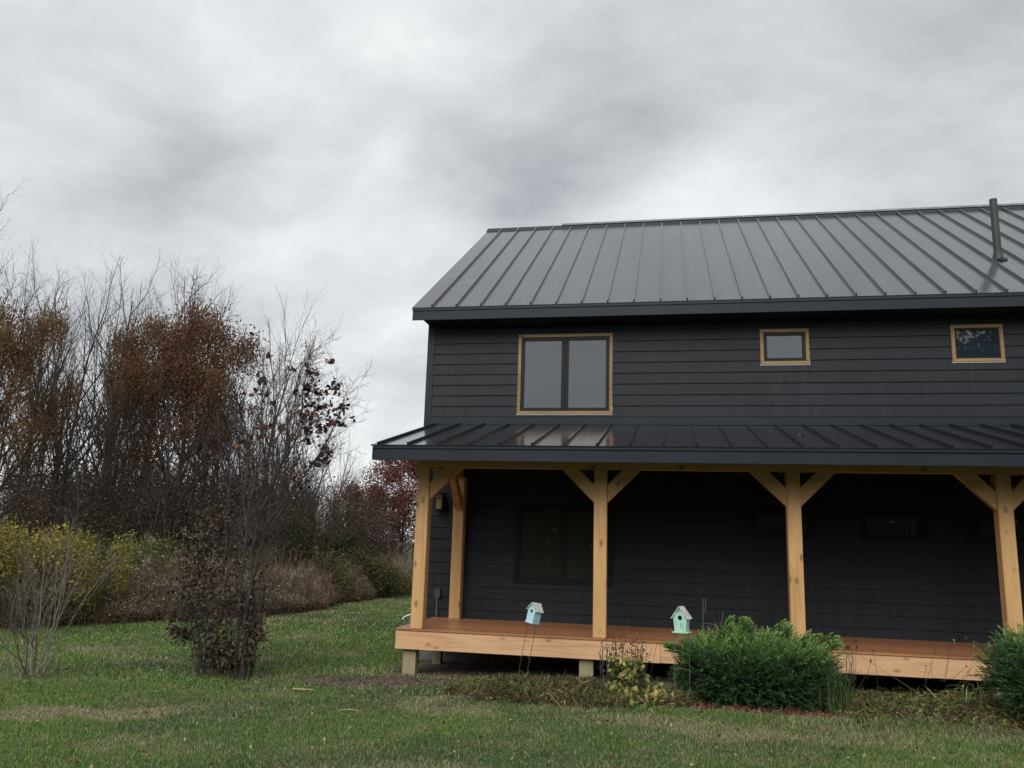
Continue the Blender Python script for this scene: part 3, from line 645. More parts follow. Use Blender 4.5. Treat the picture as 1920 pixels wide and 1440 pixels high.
# sheathing behind, gable and back walls
m.add([(XL+.01, D+.006, -.72), (XR, D+.006, -.72), (XR, D+.006, 5.6), (XL+.01, D+.006, 5.6)], [(0, 1, 2, 3)])
yc = (D+YB)/2
ZW0 = ZE+SL*(D-YE)-.03
m.v and None
for z0 in np.arange(-.4, 9.0, .2):
    z1 = z0+.2; y0 = D+.1; y1 = YB
    if z0 > ZW0-.1: y0 = D+.1+(z0-ZW0+.1)/SL; y1 = YB-(y0-D-.1)
    if y1-y0 < .3: break
    m.add([(XL-.012, y0, z0), (XL-.012, y1, z0), (XL+.004, y1, z1), (XL+.004, y0, z1), (XL+.006, y0, z0), (XL+.006, y1, z0)], [(0, 3, 2, 1), (0, 1, 5, 4)])
m.add([(XL+.008, D+.1, -.72), (XL+.008, YB, -.72), (XL+.008, YB, ZW0), (XL+.008, yc, ZR-.12), (XL+.008, D+.1, ZW0)], [(0, 4, 3, 2, 1)])
m.add([(XR, D, -.7), (XR, YB, -.7), (XR, YB, ZW0), (XR, yc, ZR-.12), (XR, D, ZW0)], [(0, 1, 2, 3, 4)])
m.add([(XL, YB, -.7), (XR, YB, -.7), (XR, YB, ZW0), (XL, YB, ZW0)], [(0, 3, 2, 1)])
m.build('wall', SIDM)
HB().box(XL, XL+.112, D-.022, D+.02, 3.30, 5.42).box(XL-.02, XL+.0, D-.022, D+.11, 3.30, 5.42).box(XL, XL+.112, D-.022, D+.02, -.3, 2.9).box(XL-.02, XL, D-.022, D+.11, -.3, 2.9).build('corner_board', TRMM, bevel=.002)
HB().box(XL-.01, XR, D-.012, D+.05, -.80, -.27).build('foundation', CONC)
# windows
def window(a, b, c, d, trim, sashes, glass, tw=.085, sw=.05):
    o = Vector(((a+b)/2, D, c)); w = empty('window', o-H0); w.parent = house; w['_off'] = tuple(o)
    y0 = D-.034
    if trim:
        HB().box(a, b, y0, D+.03, d-tw, d).build('head_trim', TRIMW, w, bevel=.003); HB().box(a, b, y0, D+.03, c, c+tw).build('sill_trim', TRIMW, w, bevel=.003)
        HB().box(a, a+tw, y0-.001, D+.03, c+tw, d-tw).build('side_trim', TRIMV, w, bevel=.003); HB().box(b-tw, b, y0-.001, D+.03, c+tw, d-tw).build('side_trim', TRIMV, w, bevel=.003)
        q_ = HB().box(a-.012, b+.004, y0+.012, D+.01, c-.012, c-.001).box(b+.001, b+.006, y0+.02, D+.01, c, c+.22); q_.build('weather_strip', WHITEP, w)
    else:
        f = HB().box(a, b, y0, D+.03, d-tw, d).box(a, b, y0, D+.03, c, c+tw).box(a, a+tw, y0, D+.03, c+tw, d-tw).box(b-tw, b, y0, D+.03, c+tw, d-tw); f.build('frame', BLACKM, w, bevel=.003)
    ia, ib, ic, id_ = a+tw, b-tw, c+tw, d-tw; n_ = sashes; W_ = (ib-ia)/n_
    for k in range(n_):
        sa, sb = ia+k*W_, ia+(k+1)*W_
        g0 = .004 if k else 0
        s1 = HB(); ys, ye = D-.016, D+.02
        s1.box(sa+g0, sb, ys, ye, id_-sw, id_).box(sa+g0, sb, ys, ye, ic, ic+sw).box(sa+g0, sa+sw+g0, ys, ye, ic+sw, id_-sw).box(sb-sw, sb, ys, ye, ic+sw, id_-sw)
        s1.build('sash', BLACKM, w, bevel=.003)
        HB().box(sa+sw+g0+.001, sb-sw-.001, D+.0, D+.012, ic+sw+.001, id_-sw-.001).build('pane', glass, w)
    # recess lining
    HB().box(ia-.01, ib+.01, D+.021, D+.04, ic-.01, id_+.01).build('blind', BLACKM, w)
    return w
window(*wins[0], True, 2, GLASS, tw=.056, sw=.064)
window(*wins[1], True, 1, GLASS, tw=.058, sw=.058)
window(*wins[2], True, 1, GLASS, tw=.058, sw=.035)
window(*wins[3], False, 2, GLASS2, tw=.06, sw=.045)
for w_ in wins[4:]: window(*w_, False, 1, GLASS3, tw=.06, sw=.03)
# main roof: two slopes, seams at 18 inch
NRM = Vector((0, -SL, 1)).normalized(); UP = Vector((0, 1, SL)).normalized()
def roof_panel(x0, x1, ye, ze, yr, zr, seam0, pitch, mat_, name, hs=.046, ws=.012, th=.02, capseam=None):
    sl = (zr-ze)/(yr-ye); nn = Vector((0, -sl*(1 if yr > ye else 1), 1)).normalized()
    if yr < ye: nn = Vector((0, -sl, 1)).normalized()
    b = HB(); A = lambda x, t_, h: Vector((x, ye+(yr-ye)*t_, ze+(zr-ze)*t_))+nn*h
    b.add([A(x0, 0, 0), A(x1, 0, 0), A(x1, 1, 0), A(x0, 1, 0), A(x0, 0, -th), A(x1, 0, -th), A(x1, 1, -th), A(x0, 1, -th)],
          [(0, 1, 2, 3), (4, 7, 6, 5), (0, 4, 5, 1), (0, 3, 7, 4), (1, 5, 6, 2), (2, 6, 7, 3)])
    x = seam0
    while x < x1:
        b.add([A(x-ws, 0.002, .0005), A(x+ws, .002, .0005), A(x+ws, .002, hs), A(x-ws, .002, hs), A(x-ws, .995, .0005), A(x+ws, .995, .0005), A(x+ws, .995, hs), A(x-ws, .995, hs)],
              [(0, 1, 2, 3), (4, 7, 6, 5), (0, 3, 7, 4), (1, 5, 6, 2), (2, 6, 7, 3)])
        x += pitch
    return b.build(name, mat_)
X0, X1 = -3.61, 13.4; SEAM0 = -3.2337
# seams: panels stop short of ridge
roof = roof_panel(X0, X1, YE, ZE, YR, ZR, SEAM0, .457, ROOFM, 'roof'); roof['_off'] = tuple(H0)
roof_panel(X0, X1, 2*YR-YE, ZE, YR, ZR-.001, SEAM0, .457, ROOFM, 'roof')['_off'] = tuple(H0)
# ridge cap, rake trim, vent strip (children of roof)
c = HB(); dz = .03
c.prism([(YR-.16, ZR-.16*SL+dz), (YR, ZR+dz+.03), (YR+.16, ZR-.16*SL+dz), (YR+.16, ZR-.16*SL-.002), (YR, ZR+.004), (YR-.16, ZR-.16*SL-.002)], X0-.005, X1, 'x')
c.build('ridge_cap', SEAMM, roof, bevel=.002)
HB().prism([(YR-.05, ZR+.042), (YR-.02, ZR+.10), (YR+.05, ZR+.10), (YR+.08, ZR+.03), (YR, ZR+.07)], -1.66, X1-.01, 'x').build('ridge_vent', GALV, roof)
rk = HB(); tt = .17
rk.prism([(YE+.012, ZE-.235), (YE+.012, ZE-.018), (YR, ZR-.026), (YR, ZR-.2), (YE+.1, ZE-.165), (YE+.036, ZE-.235)], X0+.015, X0+.045, 'x')
rk.prism([(YR, ZR-.21), (YR, ZR-.024), (2*YR-YE, ZE-.024), (2*YR-YE, ZE-.23)], X0+.015, X0+.045, 'x')
rk.build('rake_board', TRMM)
HB().box(X0+.045, X1, YE+.012, YE+.035, ZE-.235, ZE-.016).box(X0+.01, X1, YE-.004, YE+.011, ZE-.062, ZE-.020).build('fascia', TRMM, bevel=.003)
HB().box(XL, X1, YE+.036, D-.03, ZE-.225, ZE-.205).build('soffit', SOFM)
# gable end soffit
HB().add([(X0+.046, YE+.04, ZE-.05), (XL-.02, YE+.04, ZE-.05), (XL-.02, YR, ZR-.05), (X0+.046, YR, ZR-.05)], [(0, 3, 2, 1)]).build('soffit', SOFM)
# plumbing vent
d = ray(1872, 486); t_ = (SL*(CAM[1]-YE)+ZE-CAM[2])/(d[2]-SL*d[1]); q = Vector(CAM+d*t_)
vp = hpart('vent_pipe', q, PIPEM, MB().tube([q+Vector((0, 0, -.05)), q+Vector((.0, 0, 1.17))], .066, 18).tube([q+Vector((0, 0, -.02)), q+Vector((0, 0, .13))], [.10, .075], 18), smooth=False)
HB().tube([q+Vector((0, -.02, -.02))+NRM*.012, q+Vector((0, -.02, -.02))+NRM*.03], .14, 16).build('boot', SEAMM, vp)
# porch roof
YP, ZP, ZPW = -1.01, 2.66, 3.40; SP = (ZPW-ZP)/(D-YP)
proof = roof_panel(-3.29, X1, YP, ZP, D-.03, ZPW-.03*SP, -2.7272-.457+.0, .457, ROOF2, 'porch_roof', hs=.040); proof['_off'] = tuple(H0)
HB().box(-3.30, X1, D-.07, D-.02, ZPW-.012, ZPW+.05).box(-3.30, X1, D-.036, D-.019, ZPW+.05, ZPW+.13).build('flashing', TRMM, proof)
HB().prism([(YP+.005, ZP-.215), (YP+.005, ZP-.024), (D-.03, ZPW-.03), (D-.03, ZPW-.22)], -3.262, -3.235, 'x').build('rake_board', TRMM)
HB().box(-3.235, X1, YP+.012, YP+.04, ZP-.225, ZP-.026).box(-3.25, X1, YP-.008, YP+.011, ZP-.055, ZP-.024).build('fascia', TRMM, bevel=.003)
HB().add([(-3.23, YP+.045, ZP-.06), (X1, YP+.045, ZP-.06), (X1, D-.03, ZPW-.09), (-3.23, D-.03, ZPW-.09)], [(0, 3, 2, 1)]).build('soffit', SOFM)
# rafters tails not seen; timber frame
BZ0, BZ1 = 2.425, 2.645; S_ = 2.74; PW = .095
bm_ = hpart('beam', (-S_-PW, 0, BZ0), BEAMW, MB().box(-S_-PW-.02, X1, -.088, .088, BZ0, BZ1), bevel=.005)
hpart('side_beam', (-S_, .1, BZ0), SIDEW, MB().add([(-S_-.07+a, y, z) for a, y in ((0, .09), (.14, .09), (.14+.06, D-.03), (.06, D-.03)) for z in (BZ0+.01, BZ1-.02)],
      [(0, 1, 3, 2), (2, 3, 5, 4), (4, 5, 7, 6), (6, 7, 1, 0), (0, 2, 4, 6), (1, 7, 5, 3)]), bevel=.004)
def brace(x, sgn, post, m=POSTW):
    a, b_ = .50, .235; w_ = .058
    pts = [(x+sgn*PW, BZ0-a), (x+sgn*PW, BZ0-b_), (x+sgn*(PW+b_-.0), BZ0-.0), (x+sgn*(PW+a), BZ0-.0)]
    # built around its own origin and turned so that the grain follows the brace
    o = Vector((x+sgn*PW, 0, BZ0-a)); off = Vector(post['_off'])
    bb = MB().prism([(p[0]-o[0], p[1]-o[2]) for p in pts], -w_, w_)
    Rm = Matrix.Rotation(-sgn*PI/4, 4, 'Y'); bb.v = [tuple(Rm @ Vector(v)) for v in bb.v]
    ob = MB.build(bb, 'brace', m, post, bevel=.004); ob.location = o-off; ob.rotation_euler = (0, sgn*PI/4, 0)
for k in range(-1, 5):
    x = S_*k
    if x > X1: break
    p = hpart('post', (x, 0, 0), POSTW, MB().box(x-PW, x+PW, -PW, PW, .001, BZ0), bevel=.008)
    if k == -1: p['label'] = 'corner post with one brace'
    if k > -1: brace(x, -1, p)
    brace(x, 1, p)
# post against the wall at the porch end
xr = -2.645
p = hpart('post', (xr, D-.12, 0), POSTW, MB().box(xr-PW, xr+PW, D-.215, D-.025, .001, BZ0), bevel=.008); p['label'] = 'rear post standing against the wall'
a, b_ = .62, .36; pts = [(0, 0), (0, .26), (-.34, .60), (-.60, .60)]
bb = MB().prism([(y_, z_) for y_, z_ in pts], -.055, .055, 'x'); ob = MB.build(bb, 'brace', POSTW, p, bevel=.004); ob.location = Vector((xr, D-.215, BZ0-.60))-Vector(p['_off'])
# deck
deckb = HB(); yb0 = -.135; nb = 15; bw = (D-.03-yb0)/nb
for k in range(nb): deckb.box(-3.062, X1, yb0+k*bw+.0025, yb0+(k+1)*bw-.0025, -.028, 0)
deckb.build('deck_floor', DECKM, bevel=.003)
hpart('rim_board', (-3.045, -.12, -.3), RIMW, MB().box(-3.045, .86, -.118, -.08, -.296, -.034), bevel=.003)
hpart('rim_board', (.862, -.12, -.3), RIMW, MB().box(.863, 4.40, -.118, -.08, -.292, -.034), bevel=.003)
hpart('rim_board', (4.40, -.12, -.3), RIMW, MB().box(4.403, X1, -.118, -.08, -.288, -.034), bevel=.003)
hpart('rim_board', (-3.045, -.08, -.3), RIMW, MB().box(-3.045, -3.01, -.079, D-.04, -.296, -.034), bevel=.003)
j = HB()
for y_ in (.5, 1.0, 1.5): j.box(-3.0, X1, y_, y_+.04, -.26, -.03)
j.build('joist', PTW)
for k in range(-1, 5):
    x = (-2.845, -.19, 2.6, 5.3, 8.1, 10.8)[k+1]; zz_ = float(gz(x, .1))-.08
    hpart('pier', (x, .04, zz_), PTW, MB().box(x-.10, x+.10, -.03, .15, zz_, -.297), bevel=.004)
    if k < 1: hpart('pier', (x, 1.6, zz_), PTW, MB().box(x-.07, x+.07, 1.5, 1.64, zz_, -.262), bevel=.004)

# ------------------------------------------------------------------ small fittings
lan = empty('wall_lantern', (-3.02, D-.03, 2.0)); tag(lan, 'square wall lantern with amber glass on the siding beside the corner post', 'lantern')
MB().box(-.06, .06, -.012, .012, -.05, .14).box(-.018, .018, -.10, -.01, .13, .155).build('bracket', BLACKM, lan, bevel=.002)
MB().prism([(-.085, .105), (.085, .105), (.055, .145), (-.055, .145)], -.175, -.025).build('roof_cap', BLACKM, lan, bevel=.002)
fr = MB()
for sx in (-1, 1):
    for sy in (-.165, -.035): fr.box(sx*.068-.012, sx*.068+.012, sy-.012, sy+.012, -.135, .104)
fr.box(-.08, .08, -.178, -.022, -.152, -.135)
for sy in (-.17, -.03): fr.box(-.06, .06, sy-.006, sy+.006, .04, .06); fr.box(-.007, .007, sy-.006, sy+.004, .058, .104)
fr.build('frame', BLACKM, lan)
MB().box(-.061, .061, -.160, -.040, -.134, .1).build('glass', plain('amber_glass', (.24, .19, .09), .25, .15), lan)
ebx = empty('outlet_box', (-3.0, D-.03, .33)); tag(ebx, 'small grey electrical box on a conduit beside the porch rear post', 'electrical box')
MB().box(-.052, .052, -.055, .01, 0, .155).build('cover', GREYPL, ebx, bevel=.006)
MB().tube([(-.005, -.022, .0), (-.005, -.022, -.32)], .0135, 10).box(-.03, .022, -.012, .008, -.27, -.25).build('conduit', GALV, ebx)

def birdhouse(loc, rz, tilt, paint, label, w, d, h, taper, plate, sh, wire, gap, seed, hwf=.58):
    o = empty('birdhouse', loc, 0); tag(o, label, 'birdhouse', 'birdhouses on wire stakes')
    Mx = Matrix.Translation((math.tan(tilt)*sh*.95 if tilt > .05 else 0, 0, sh)) @ Matrix.Rotation(tilt, 4, 'Y') @ Matrix.Rotation(rz, 4, 'Z')
    wb = w*taper; hw = h*hwf
    # tapered pentagon walls, front wall with a real opening
    n_ = 20; hc = (0, h*.56); hr = w*.165
    b = MB(); outer = [(-wb/2, 0), (wb/2, 0), (w/2, hw), (0, h), (-w/2, hw)]
    def ringpt(t_):
        a = 2*PI*t_/n_; return (hc[0]+hr*math.cos(a), hc[1]+hr*math.sin(a))
    def outpt(t_):
        a = 2*PI*t_/n_; dx, dz = math.cos(a), math.sin(a); best = 9
        for i in range(5):
            (x0, z0), (x1, z1) = outer[i], outer[(i+1) % 5]; ex, ez = x1-x0, z1-z0; den = dx*ez-dz*ex
            if abs(den) < 1e-9: continue
            s1 = ((x0-hc[0])*ez-(z0-hc[1])*ex)/den; s2 = ((x0-hc[0])*dz-(z0-hc[1])*dx)/den
            if s1 > 0 and -1e-4 <= s2 <= 1+1e-4: best = min(best, s1)
        return (hc[0]+dx*best, hc[1]+dz*best)
    v = []; fs = []
    angs = sorted([2*PI*i/n_ for i in range(n_)]+[math.atan2(z_-hc[1], x_-hc[0]) % (2*PI) for x_, z_ in outer]); angs = [a/(2*PI)*n_ for a in angs]
    nn_ = len(angs)
    for i in range(nn_):
        a, c_ = ringpt(angs[i]), outpt(angs[i]); v += [(a[0], -d/2, a[1]), (c_[0], -d/2, c_[1]), (a[0], -d/2+.012, a[1])]
    for i in range(nn_):
        k = (i+1) % nn_; fs.append((3*i, 3*i+1, 3*k+1, 3*k)); fs.append((3*i, 3*k, 3*k+2, 3*i+2))
    # corner fillers so that the outline is the pentagon
    b.add([Mx @ Vector(q_) for q_ in v], fs)
    b.prism(outer, -d/2+.0125, -d/2+.013, M=Mx) if False else None
    bo = [(x, z) for x, z in outer]
    vs = [Mx @ Vector((x, y_, z)) for y_ in (-d/2+.0008, d/2) for x, z in bo]
    b.add(vs, [(0, 1, 6, 5), (1, 2, 7, 6), (2, 3, 8, 7), (3, 4, 9, 8), (4, 0, 5, 9), (5, 6, 7, 8, 9)])
    body = b.build('body', paint, o)
    MB().add([Mx @ Vector((hc[0]+hr*1.5*math.cos(a), -d/2+.02, hc[1]+hr*1.5*math.sin(a))) for a in np.linspace(0, 2*PI, 16)[:-1]], [tuple(range(15))]).build('hole_shade_disc', HOLESHADE, body)  # near-black disc behind the opening, painted in place of interior shade
    # roof boards
    r = MB(); ov = w*.11; sl = (h-hw)/(w/2); th = .010
    for s_ in (-1, 1):
        x1 = s_*(w/2+ov); z1 = h-sl*(w/2+ov); nx = s_*sl/math.hypot(1, sl); nz = 1/math.hypot(1, sl)
        nbd = 3
        for k in range(nbd):
            t0, t1 = k/nbd, (k+1)/nbd-.012; yo = .004*((k*7+seed) % 3)
            p0 = (x1*t0, h+(z1-h)*t0); p1 = (x1*t1, h+(z1-h)*t1); e0, e1 = .001+.0015*k, th+.0015*k
            r.prism([(p0[0]+nx*e0, p0[1]+nz*e0), (p1[0]+nx*e0, p1[1]+nz*e0), (p1[0]+nx*e1, p1[1]+nz*e1), (p0[0]+nx*e1, p0[1]+nz*e1)], -d/2-.016-yo, d/2+.012, M=Mx)
    r.build('roof', ROOFP, o)
    MB().box(-plate/2, plate/2, -d/2-.02, d/2+.015, -.016, -.001, M=Mx).build('base', paint, o, bevel=.003)
    st = MB(); top = Mx @ Vector((0, 0, -.012)); tx = math.sin(tilt)
    for s_ in (-1, 1):
        pb = Vector((s_*gap/2, 0, -.12)); pt = top+Vector((s_*gap/2*math.cos(tilt), 0, -s_*gap/2*math.sin(tilt)))
        st.tube([pb, pb*.5+pt*.5+Vector((0, .004, 0)), pt], .0042, 6)
    for zz_ in (sh*.12, sh*.44):
        e = Vector((top[0]*zz_/sh, -.004, zz_)); st.tube([e+Vector((-gap*.62, 0, -.0)), e+Vector((-gap*.3, 0, .022)), e+Vector((0, 0, .028)), e+Vector((gap*.3, 0, .02)), e+Vector((gap*.66, 0, -.01))], .003, 5)
    st.build('stake', wire, o)
    return o
b1 = atY(973, 1268, -.95); birdhouse((b1[0], -.95, float(gz(b1[0], -.95))), -rad(34), rad(12), BLUEP, 'pale blue birdhouse leaning on wire stakes, turned sideways', .135, .135, .255, .93, .13, .83, WIRE, .115, 1, .64)
b2 = atY(1280, 1330, -2.0); birdhouse((b2[0], -2.0, float(gz(b2[0], -2.0))), -rad(20), rad(-1), MINTP, 'mint green birdhouse facing forward in front of the clipped juniper', .168, .12, .285, .80, .20, .80, WIREG, .17, 2)

# ------------------------------------------------------------------ junipers
t = NT('juniper_foliage'); a_ = t.n('ShaderNodeAttribute', attribute_name='gradation'); g_ = t.n('ShaderNodeNewGeometry')  # ramp holds pale tip growth plus painted depth shade and top light
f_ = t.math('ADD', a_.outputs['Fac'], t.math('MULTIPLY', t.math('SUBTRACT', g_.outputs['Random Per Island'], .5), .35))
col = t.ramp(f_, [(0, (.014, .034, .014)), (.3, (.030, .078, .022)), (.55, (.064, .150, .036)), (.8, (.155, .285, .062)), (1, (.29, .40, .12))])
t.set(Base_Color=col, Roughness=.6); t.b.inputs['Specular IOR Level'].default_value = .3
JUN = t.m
def juniper(name, c, hx, hy, H, n, seed, label, spikes, pw=6.0):
    o = empty(name, c); tag(o, label, 'juniper', 'clipped junipers by the porch')
    rj = np.random.RandomState(seed); Vs = []; tw = []; Gr = []
    def frond(p, d, L, dens=1., young=.5):  # young: frond tone, fresh tips together with painted light and shade
        d = d/np.linalg.norm(d); side = np.cross(d, [0, 0, 1.])+1e-6; side /= np.linalg.norm(side)
        nsg = 9; pts = []
        for i in range(nsg+1):
            t_ = i/nsg; pts.append(p+d*L*t_+np.array([0, 0, -.10*L*t_*t_])+side*.05*L*math.sin(t_*3+seed))
        pts = np.array(pts)
        tw.append([*pts[0], *pts[4], .003, .002]); tw.append([*pts[4], *pts[-1], .002, .0012])
        nl = int(38*dens); tt_ = rj.uniform(.08, 1, nl); k = np.minimum((tt_*nsg).astype(int), nsg-1); q = pts[k]+(pts[k+1]-pts[k])*(tt_*nsg-k)[:, None]
        dirn = pts[k+1]-pts[k]; dirn /= np.linalg.norm(dirn, axis=1)[:, None]
        ou = rj.normal(size=(nl, 3))*.45+side*rj.choice([-1, 1], nl)[:, None]*.55; l = (dirn+ou*.75); l /= np.linalg.norm(l, axis=1)[:, None]
        ln = L*.26*(1.15-tt_)*rj.uniform(.6, 1.3, nl)+.012; w = np.cross(l, rj.normal(size=(nl, 3))); w /= np.linalg.norm(w, axis=1)[:, None]; w *= .0030
        Vs.append(np.stack([q-w*.8, q+l*ln[:, None]*.5-w, q+l*ln[:, None], q+l*ln[:, None]*.5+w], 1)); Gr.append(np.clip(young*(.35+.9*tt_), 0, 1))
    for i in range(n):
        # a point of the shell of a rounded box
        v = rj.normal(size=3); v[2] = v[2]*1.1+.15
        s_ = (np.abs(v[0])**pw+np.abs(v[1])**pw+np.abs(v[2])**pw)**(1/pw); v = v/s_
        rad_ = rj.uniform(.74, 1.0) if rj.rand() < .8 else rj.uniform(.35, .75)
        lump = .88+.22*fb(v[0]*hx*1.0+seed, v[1]*hy+v[2]*H+9, 2.6)
        b = np.array([v[0]*hx, v[1]*hy, H*.5+v[2]*H*.5])*np.array([rad_*lump, rad_*lump, 1])
        b[2] = max(.03, H*.5+(b[2]-H*.5)*rad_*lump)
        out = np.array([v[0]/hx*.5, v[1]/hy*.45, max(v[2], -.2)*1.0+.35])
        out = out/np.linalg.norm(out)+rj.normal(size=3)*.38
        ed = rad_*lump/.95; frond(b, out, rj.uniform(.14, .30)*(1.15 if v[2] > .7 else .95), 1, np.clip((ed-.55)*1.1, .02, .6)*(.55+.45*max(0, v[2])+.3*rj.rand()) + (.22 if v[2] > .75 else 0))  # inner fronds painted dark as shade, upper ones lighter as if lit
    for q in range(150):
        x, y = rj.uniform(-1, 1)*hx*.9, rj.uniform(-1, 1)*hy*.85; a = rj.uniform(-.5, .5)+(0 if rj.rand() < .75 else PI)
        frond(np.array([x, y, H*rj.uniform(.86, .97)]), np.array([math.cos(a)*.9, math.sin(a)*.5, rj.uniform(.25, .9)]), rj.uniform(.16, .36), 1.5, rj.uniform(.55, .95))
    for (x, y, z, dx, dy, dz, L) in spikes:
        for q_ in range(3):
            b_ = np.array([x, y, z])+rj.normal(size=3)*.03; d_ = np.array([dx, dy, dz])+rj.normal(size=3)*.10; d_ /= np.linalg.norm(d_); L_ = L*rj.uniform(.6, 1)
            for tt in np.linspace(0, 1, 13): frond(b_+d_*L_*tt*.78, d_+rj.normal(size=3)*.30*(1.1-tt), .20*(1.25-tt*.6), 1.3, .85)
    V = np.concatenate(Vs).reshape(-1, 3); k = V[:, 2] > -.02
    me_ = npmesh(name, V, np.arange(len(V)).reshape(-1, 4)); at_ = me_.attributes.new('gradation', 'FLOAT', 'POINT'); at_.data.foreach_set('value', np.repeat(np.concatenate(Gr), 4).astype(np.float32))
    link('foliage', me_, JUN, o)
    for k in range(16):
        a = rj.uniform(0, 6.28); e = (math.cos(a)*hx*.75, math.sin(a)*hy*.7, H*.75); tw.append([0, 0, -.02, e[0]*.4, e[1]*.4, H*.35, .02, .012]); tw.append([e[0]*.4, e[1]*.4, H*.35, *e, .012, .004])
    segmesh('stems', tw, BARKD, o)
    return o
jz = float(gz(2.05, -1.35))
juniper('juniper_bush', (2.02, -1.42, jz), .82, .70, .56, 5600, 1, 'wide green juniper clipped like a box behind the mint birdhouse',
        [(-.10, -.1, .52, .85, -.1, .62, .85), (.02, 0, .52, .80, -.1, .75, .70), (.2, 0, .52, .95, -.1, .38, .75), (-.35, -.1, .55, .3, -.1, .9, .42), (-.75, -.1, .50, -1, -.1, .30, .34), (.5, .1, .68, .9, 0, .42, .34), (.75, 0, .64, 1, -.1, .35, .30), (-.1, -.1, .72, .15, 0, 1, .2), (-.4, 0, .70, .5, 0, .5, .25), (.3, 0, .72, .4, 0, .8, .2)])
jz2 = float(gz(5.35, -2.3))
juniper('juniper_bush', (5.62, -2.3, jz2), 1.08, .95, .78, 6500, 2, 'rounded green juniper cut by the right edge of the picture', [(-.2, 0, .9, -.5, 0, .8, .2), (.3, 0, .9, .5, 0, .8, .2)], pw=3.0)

# ------------------------------------------------------------------ bed plants
rp = np.random.RandomState(31)
def gpt(px, py, Y_=None):
    """ground point seen at a pixel (march along the ray)"""
    d = ray(px, py); t_ = 4.
    for _ in range(4000):
        q = CAM+d*t_
        if q[2] <= gz(q[0], q[1]): break
        t_ += .01
    return q
HYD = leafmat('yellow_green_plant_leaves', [(0, (.05, .08, .02)), (.35, (.14, .17, .045)), (.7, (.32, .31, .085)), (.9, (.50, .42, .14)), (1, (.25, .16, .08))], spec=.4)
DRY = leafmat('dry_plant_bits', [(0, (.05, .03, .02)), (.5, (.11, .075, .045)), (.85, (.22, .17, .10)), (1, (.36, .28, .16))])
# stalky plant with yellowing leaves
def perpt(px, py):
    return atY(px, py, -2.1-max(0, py-1285)*.0085+rp.normal()*.09)
hp = empty('perennial_plant', (0, 0, 0)); tag(hp, 'plant with yellowing heart shaped leaves and dark dead stalks in front of the second post', 'plant')
S = []; 
for k in range(52):
    px = rp.uniform(1122, 1216); q0 = atY(px+rp.uniform(-8, 8), 1310, -1.9+rp.uniform(-.15, .15)); q0[2] = gz(q0[0], q0[1]); top = atY(px+rp.uniform(-6, 6), rp.uniform(1192, 1235), q0[1]+rp.uniform(-.05, .05))
    mid = (q0+top)/2+rp.normal(size=3)*.012; S += [[*q0, *mid, .0042, .0036], [*mid, *top, .0036, .0025]]
    for j in range(3):
        e = mid+(top-mid)*rp.rand(); S.append([*e, *(e+np.array([rp.normal()*.02, rp.normal()*.02, .03])), .0025, .002])
for (px, py) in [(1222, 1212), (1216, 1224), (1178, 1160), (1232, 1205)]:
    q0 = atY(px-22, 1310, -1.9); top = atY(px, py, -1.9); S.append([*q0, *top, .003, .002])
segmesh('stalks', S, BARKD, hp)
P_ = [];
for (px, py, w, h, n_) in [(1165, 1245, 25, 12, 26), (1180, 1265, 25, 14, 32), (1150, 1290, 16, 10, 22), (1185, 1310, 35, 16, 60), (1215, 1310, 20, 16, 40), (1170, 1335, 30, 16, 44), (1135, 1350, 10, 10, 18), (1200, 1350, 14, 10, 16), (1240, 1300, 14, 16, 22), (1195, 1245, 12, 10, 12), (1225, 1335, 20, 12, 18)]:
    for _ in range(int(n_*3.6)): P_.append(perpt(px+rp.normal()*w*.55, py+rp.normal()*h*.55))
P_ = [q_ for q_ in P_ if q_[2] > gz(q_[0], q_[1])+.01]
leaves('foliage', P_, .050, HYD, hp, rp, aspect=1.35, droop=.5); hp.children[-1]['kind'] = 'stuff'
P_ = [atY(1170+rp.normal()*26, 1225+rp.normal()*20, -1.9+rp.normal()*.1) for _ in range(230)]
leaves('withered_foliage', P_, .022, DRY, hp, rp); hp.children[-1]['kind'] = 'stuff'
# low ground cover
gc = empty('ground_cover', (0, 0, 0)); tag(gc, 'low tangle of green and brown ground cover between the blue birdhouse and the stalky plant', 'ground cover', kind='stuff')
n = 42000; x = rp.uniform(-1.75, 1.35, n); y = rp.uniform(-3.0, -.75, n); e_ = ell(x, y, -.2, -1.85, 1.55, .95)+(fb(x, y, 2.5)-.5)*.9; k = e_ < 1; x, y, e_ = x[k], y[k], e_[k]
mound = .15*np.clip(1.1-e_, 0, 1)**.6*(.5+fb(x, y, 1.8)); z = gz(x, y)+mound*rp.uniform(.1, 1, len(x))
GCM = leafmat('ground_cover_leaves', [(0, (.03, .04, .018)), (.25, (.08, .10, .03)), (.42, (.05, .035, .022)), (.58, (.13, .08, .045)), (.75, (.20, .20, .08)), (.92, (.42, .36, .18)), (1, (.6, .34, .10))], big=2.6)
leaves('foliage', np.stack([x, y, z], 1), .019, GCM, gc, rp, aspect=3.2)
S = []
for _ in range(900):
    i = rp.randint(len(x)); p = np.array([x[i], y[i], gz(x[i], y[i])]); d = rp.normal(size=3); d[2] = abs(d[2])*.8; d /= np.linalg.norm(d); S.append([*p, *(p+d*rp.uniform(.08, .28)), .0022, .0015])
segmesh('twigs', S, WSTEM, gc)
n = 2600; i = rp.randint(0, len(x), n); leaves('grass_tufts', np.stack([x[i], y[i], gz(x[i], y[i])+rp.uniform(.04, .15, n)], 1), .007, GRNL, gc, rp, aspect=16, droop=-1.2)
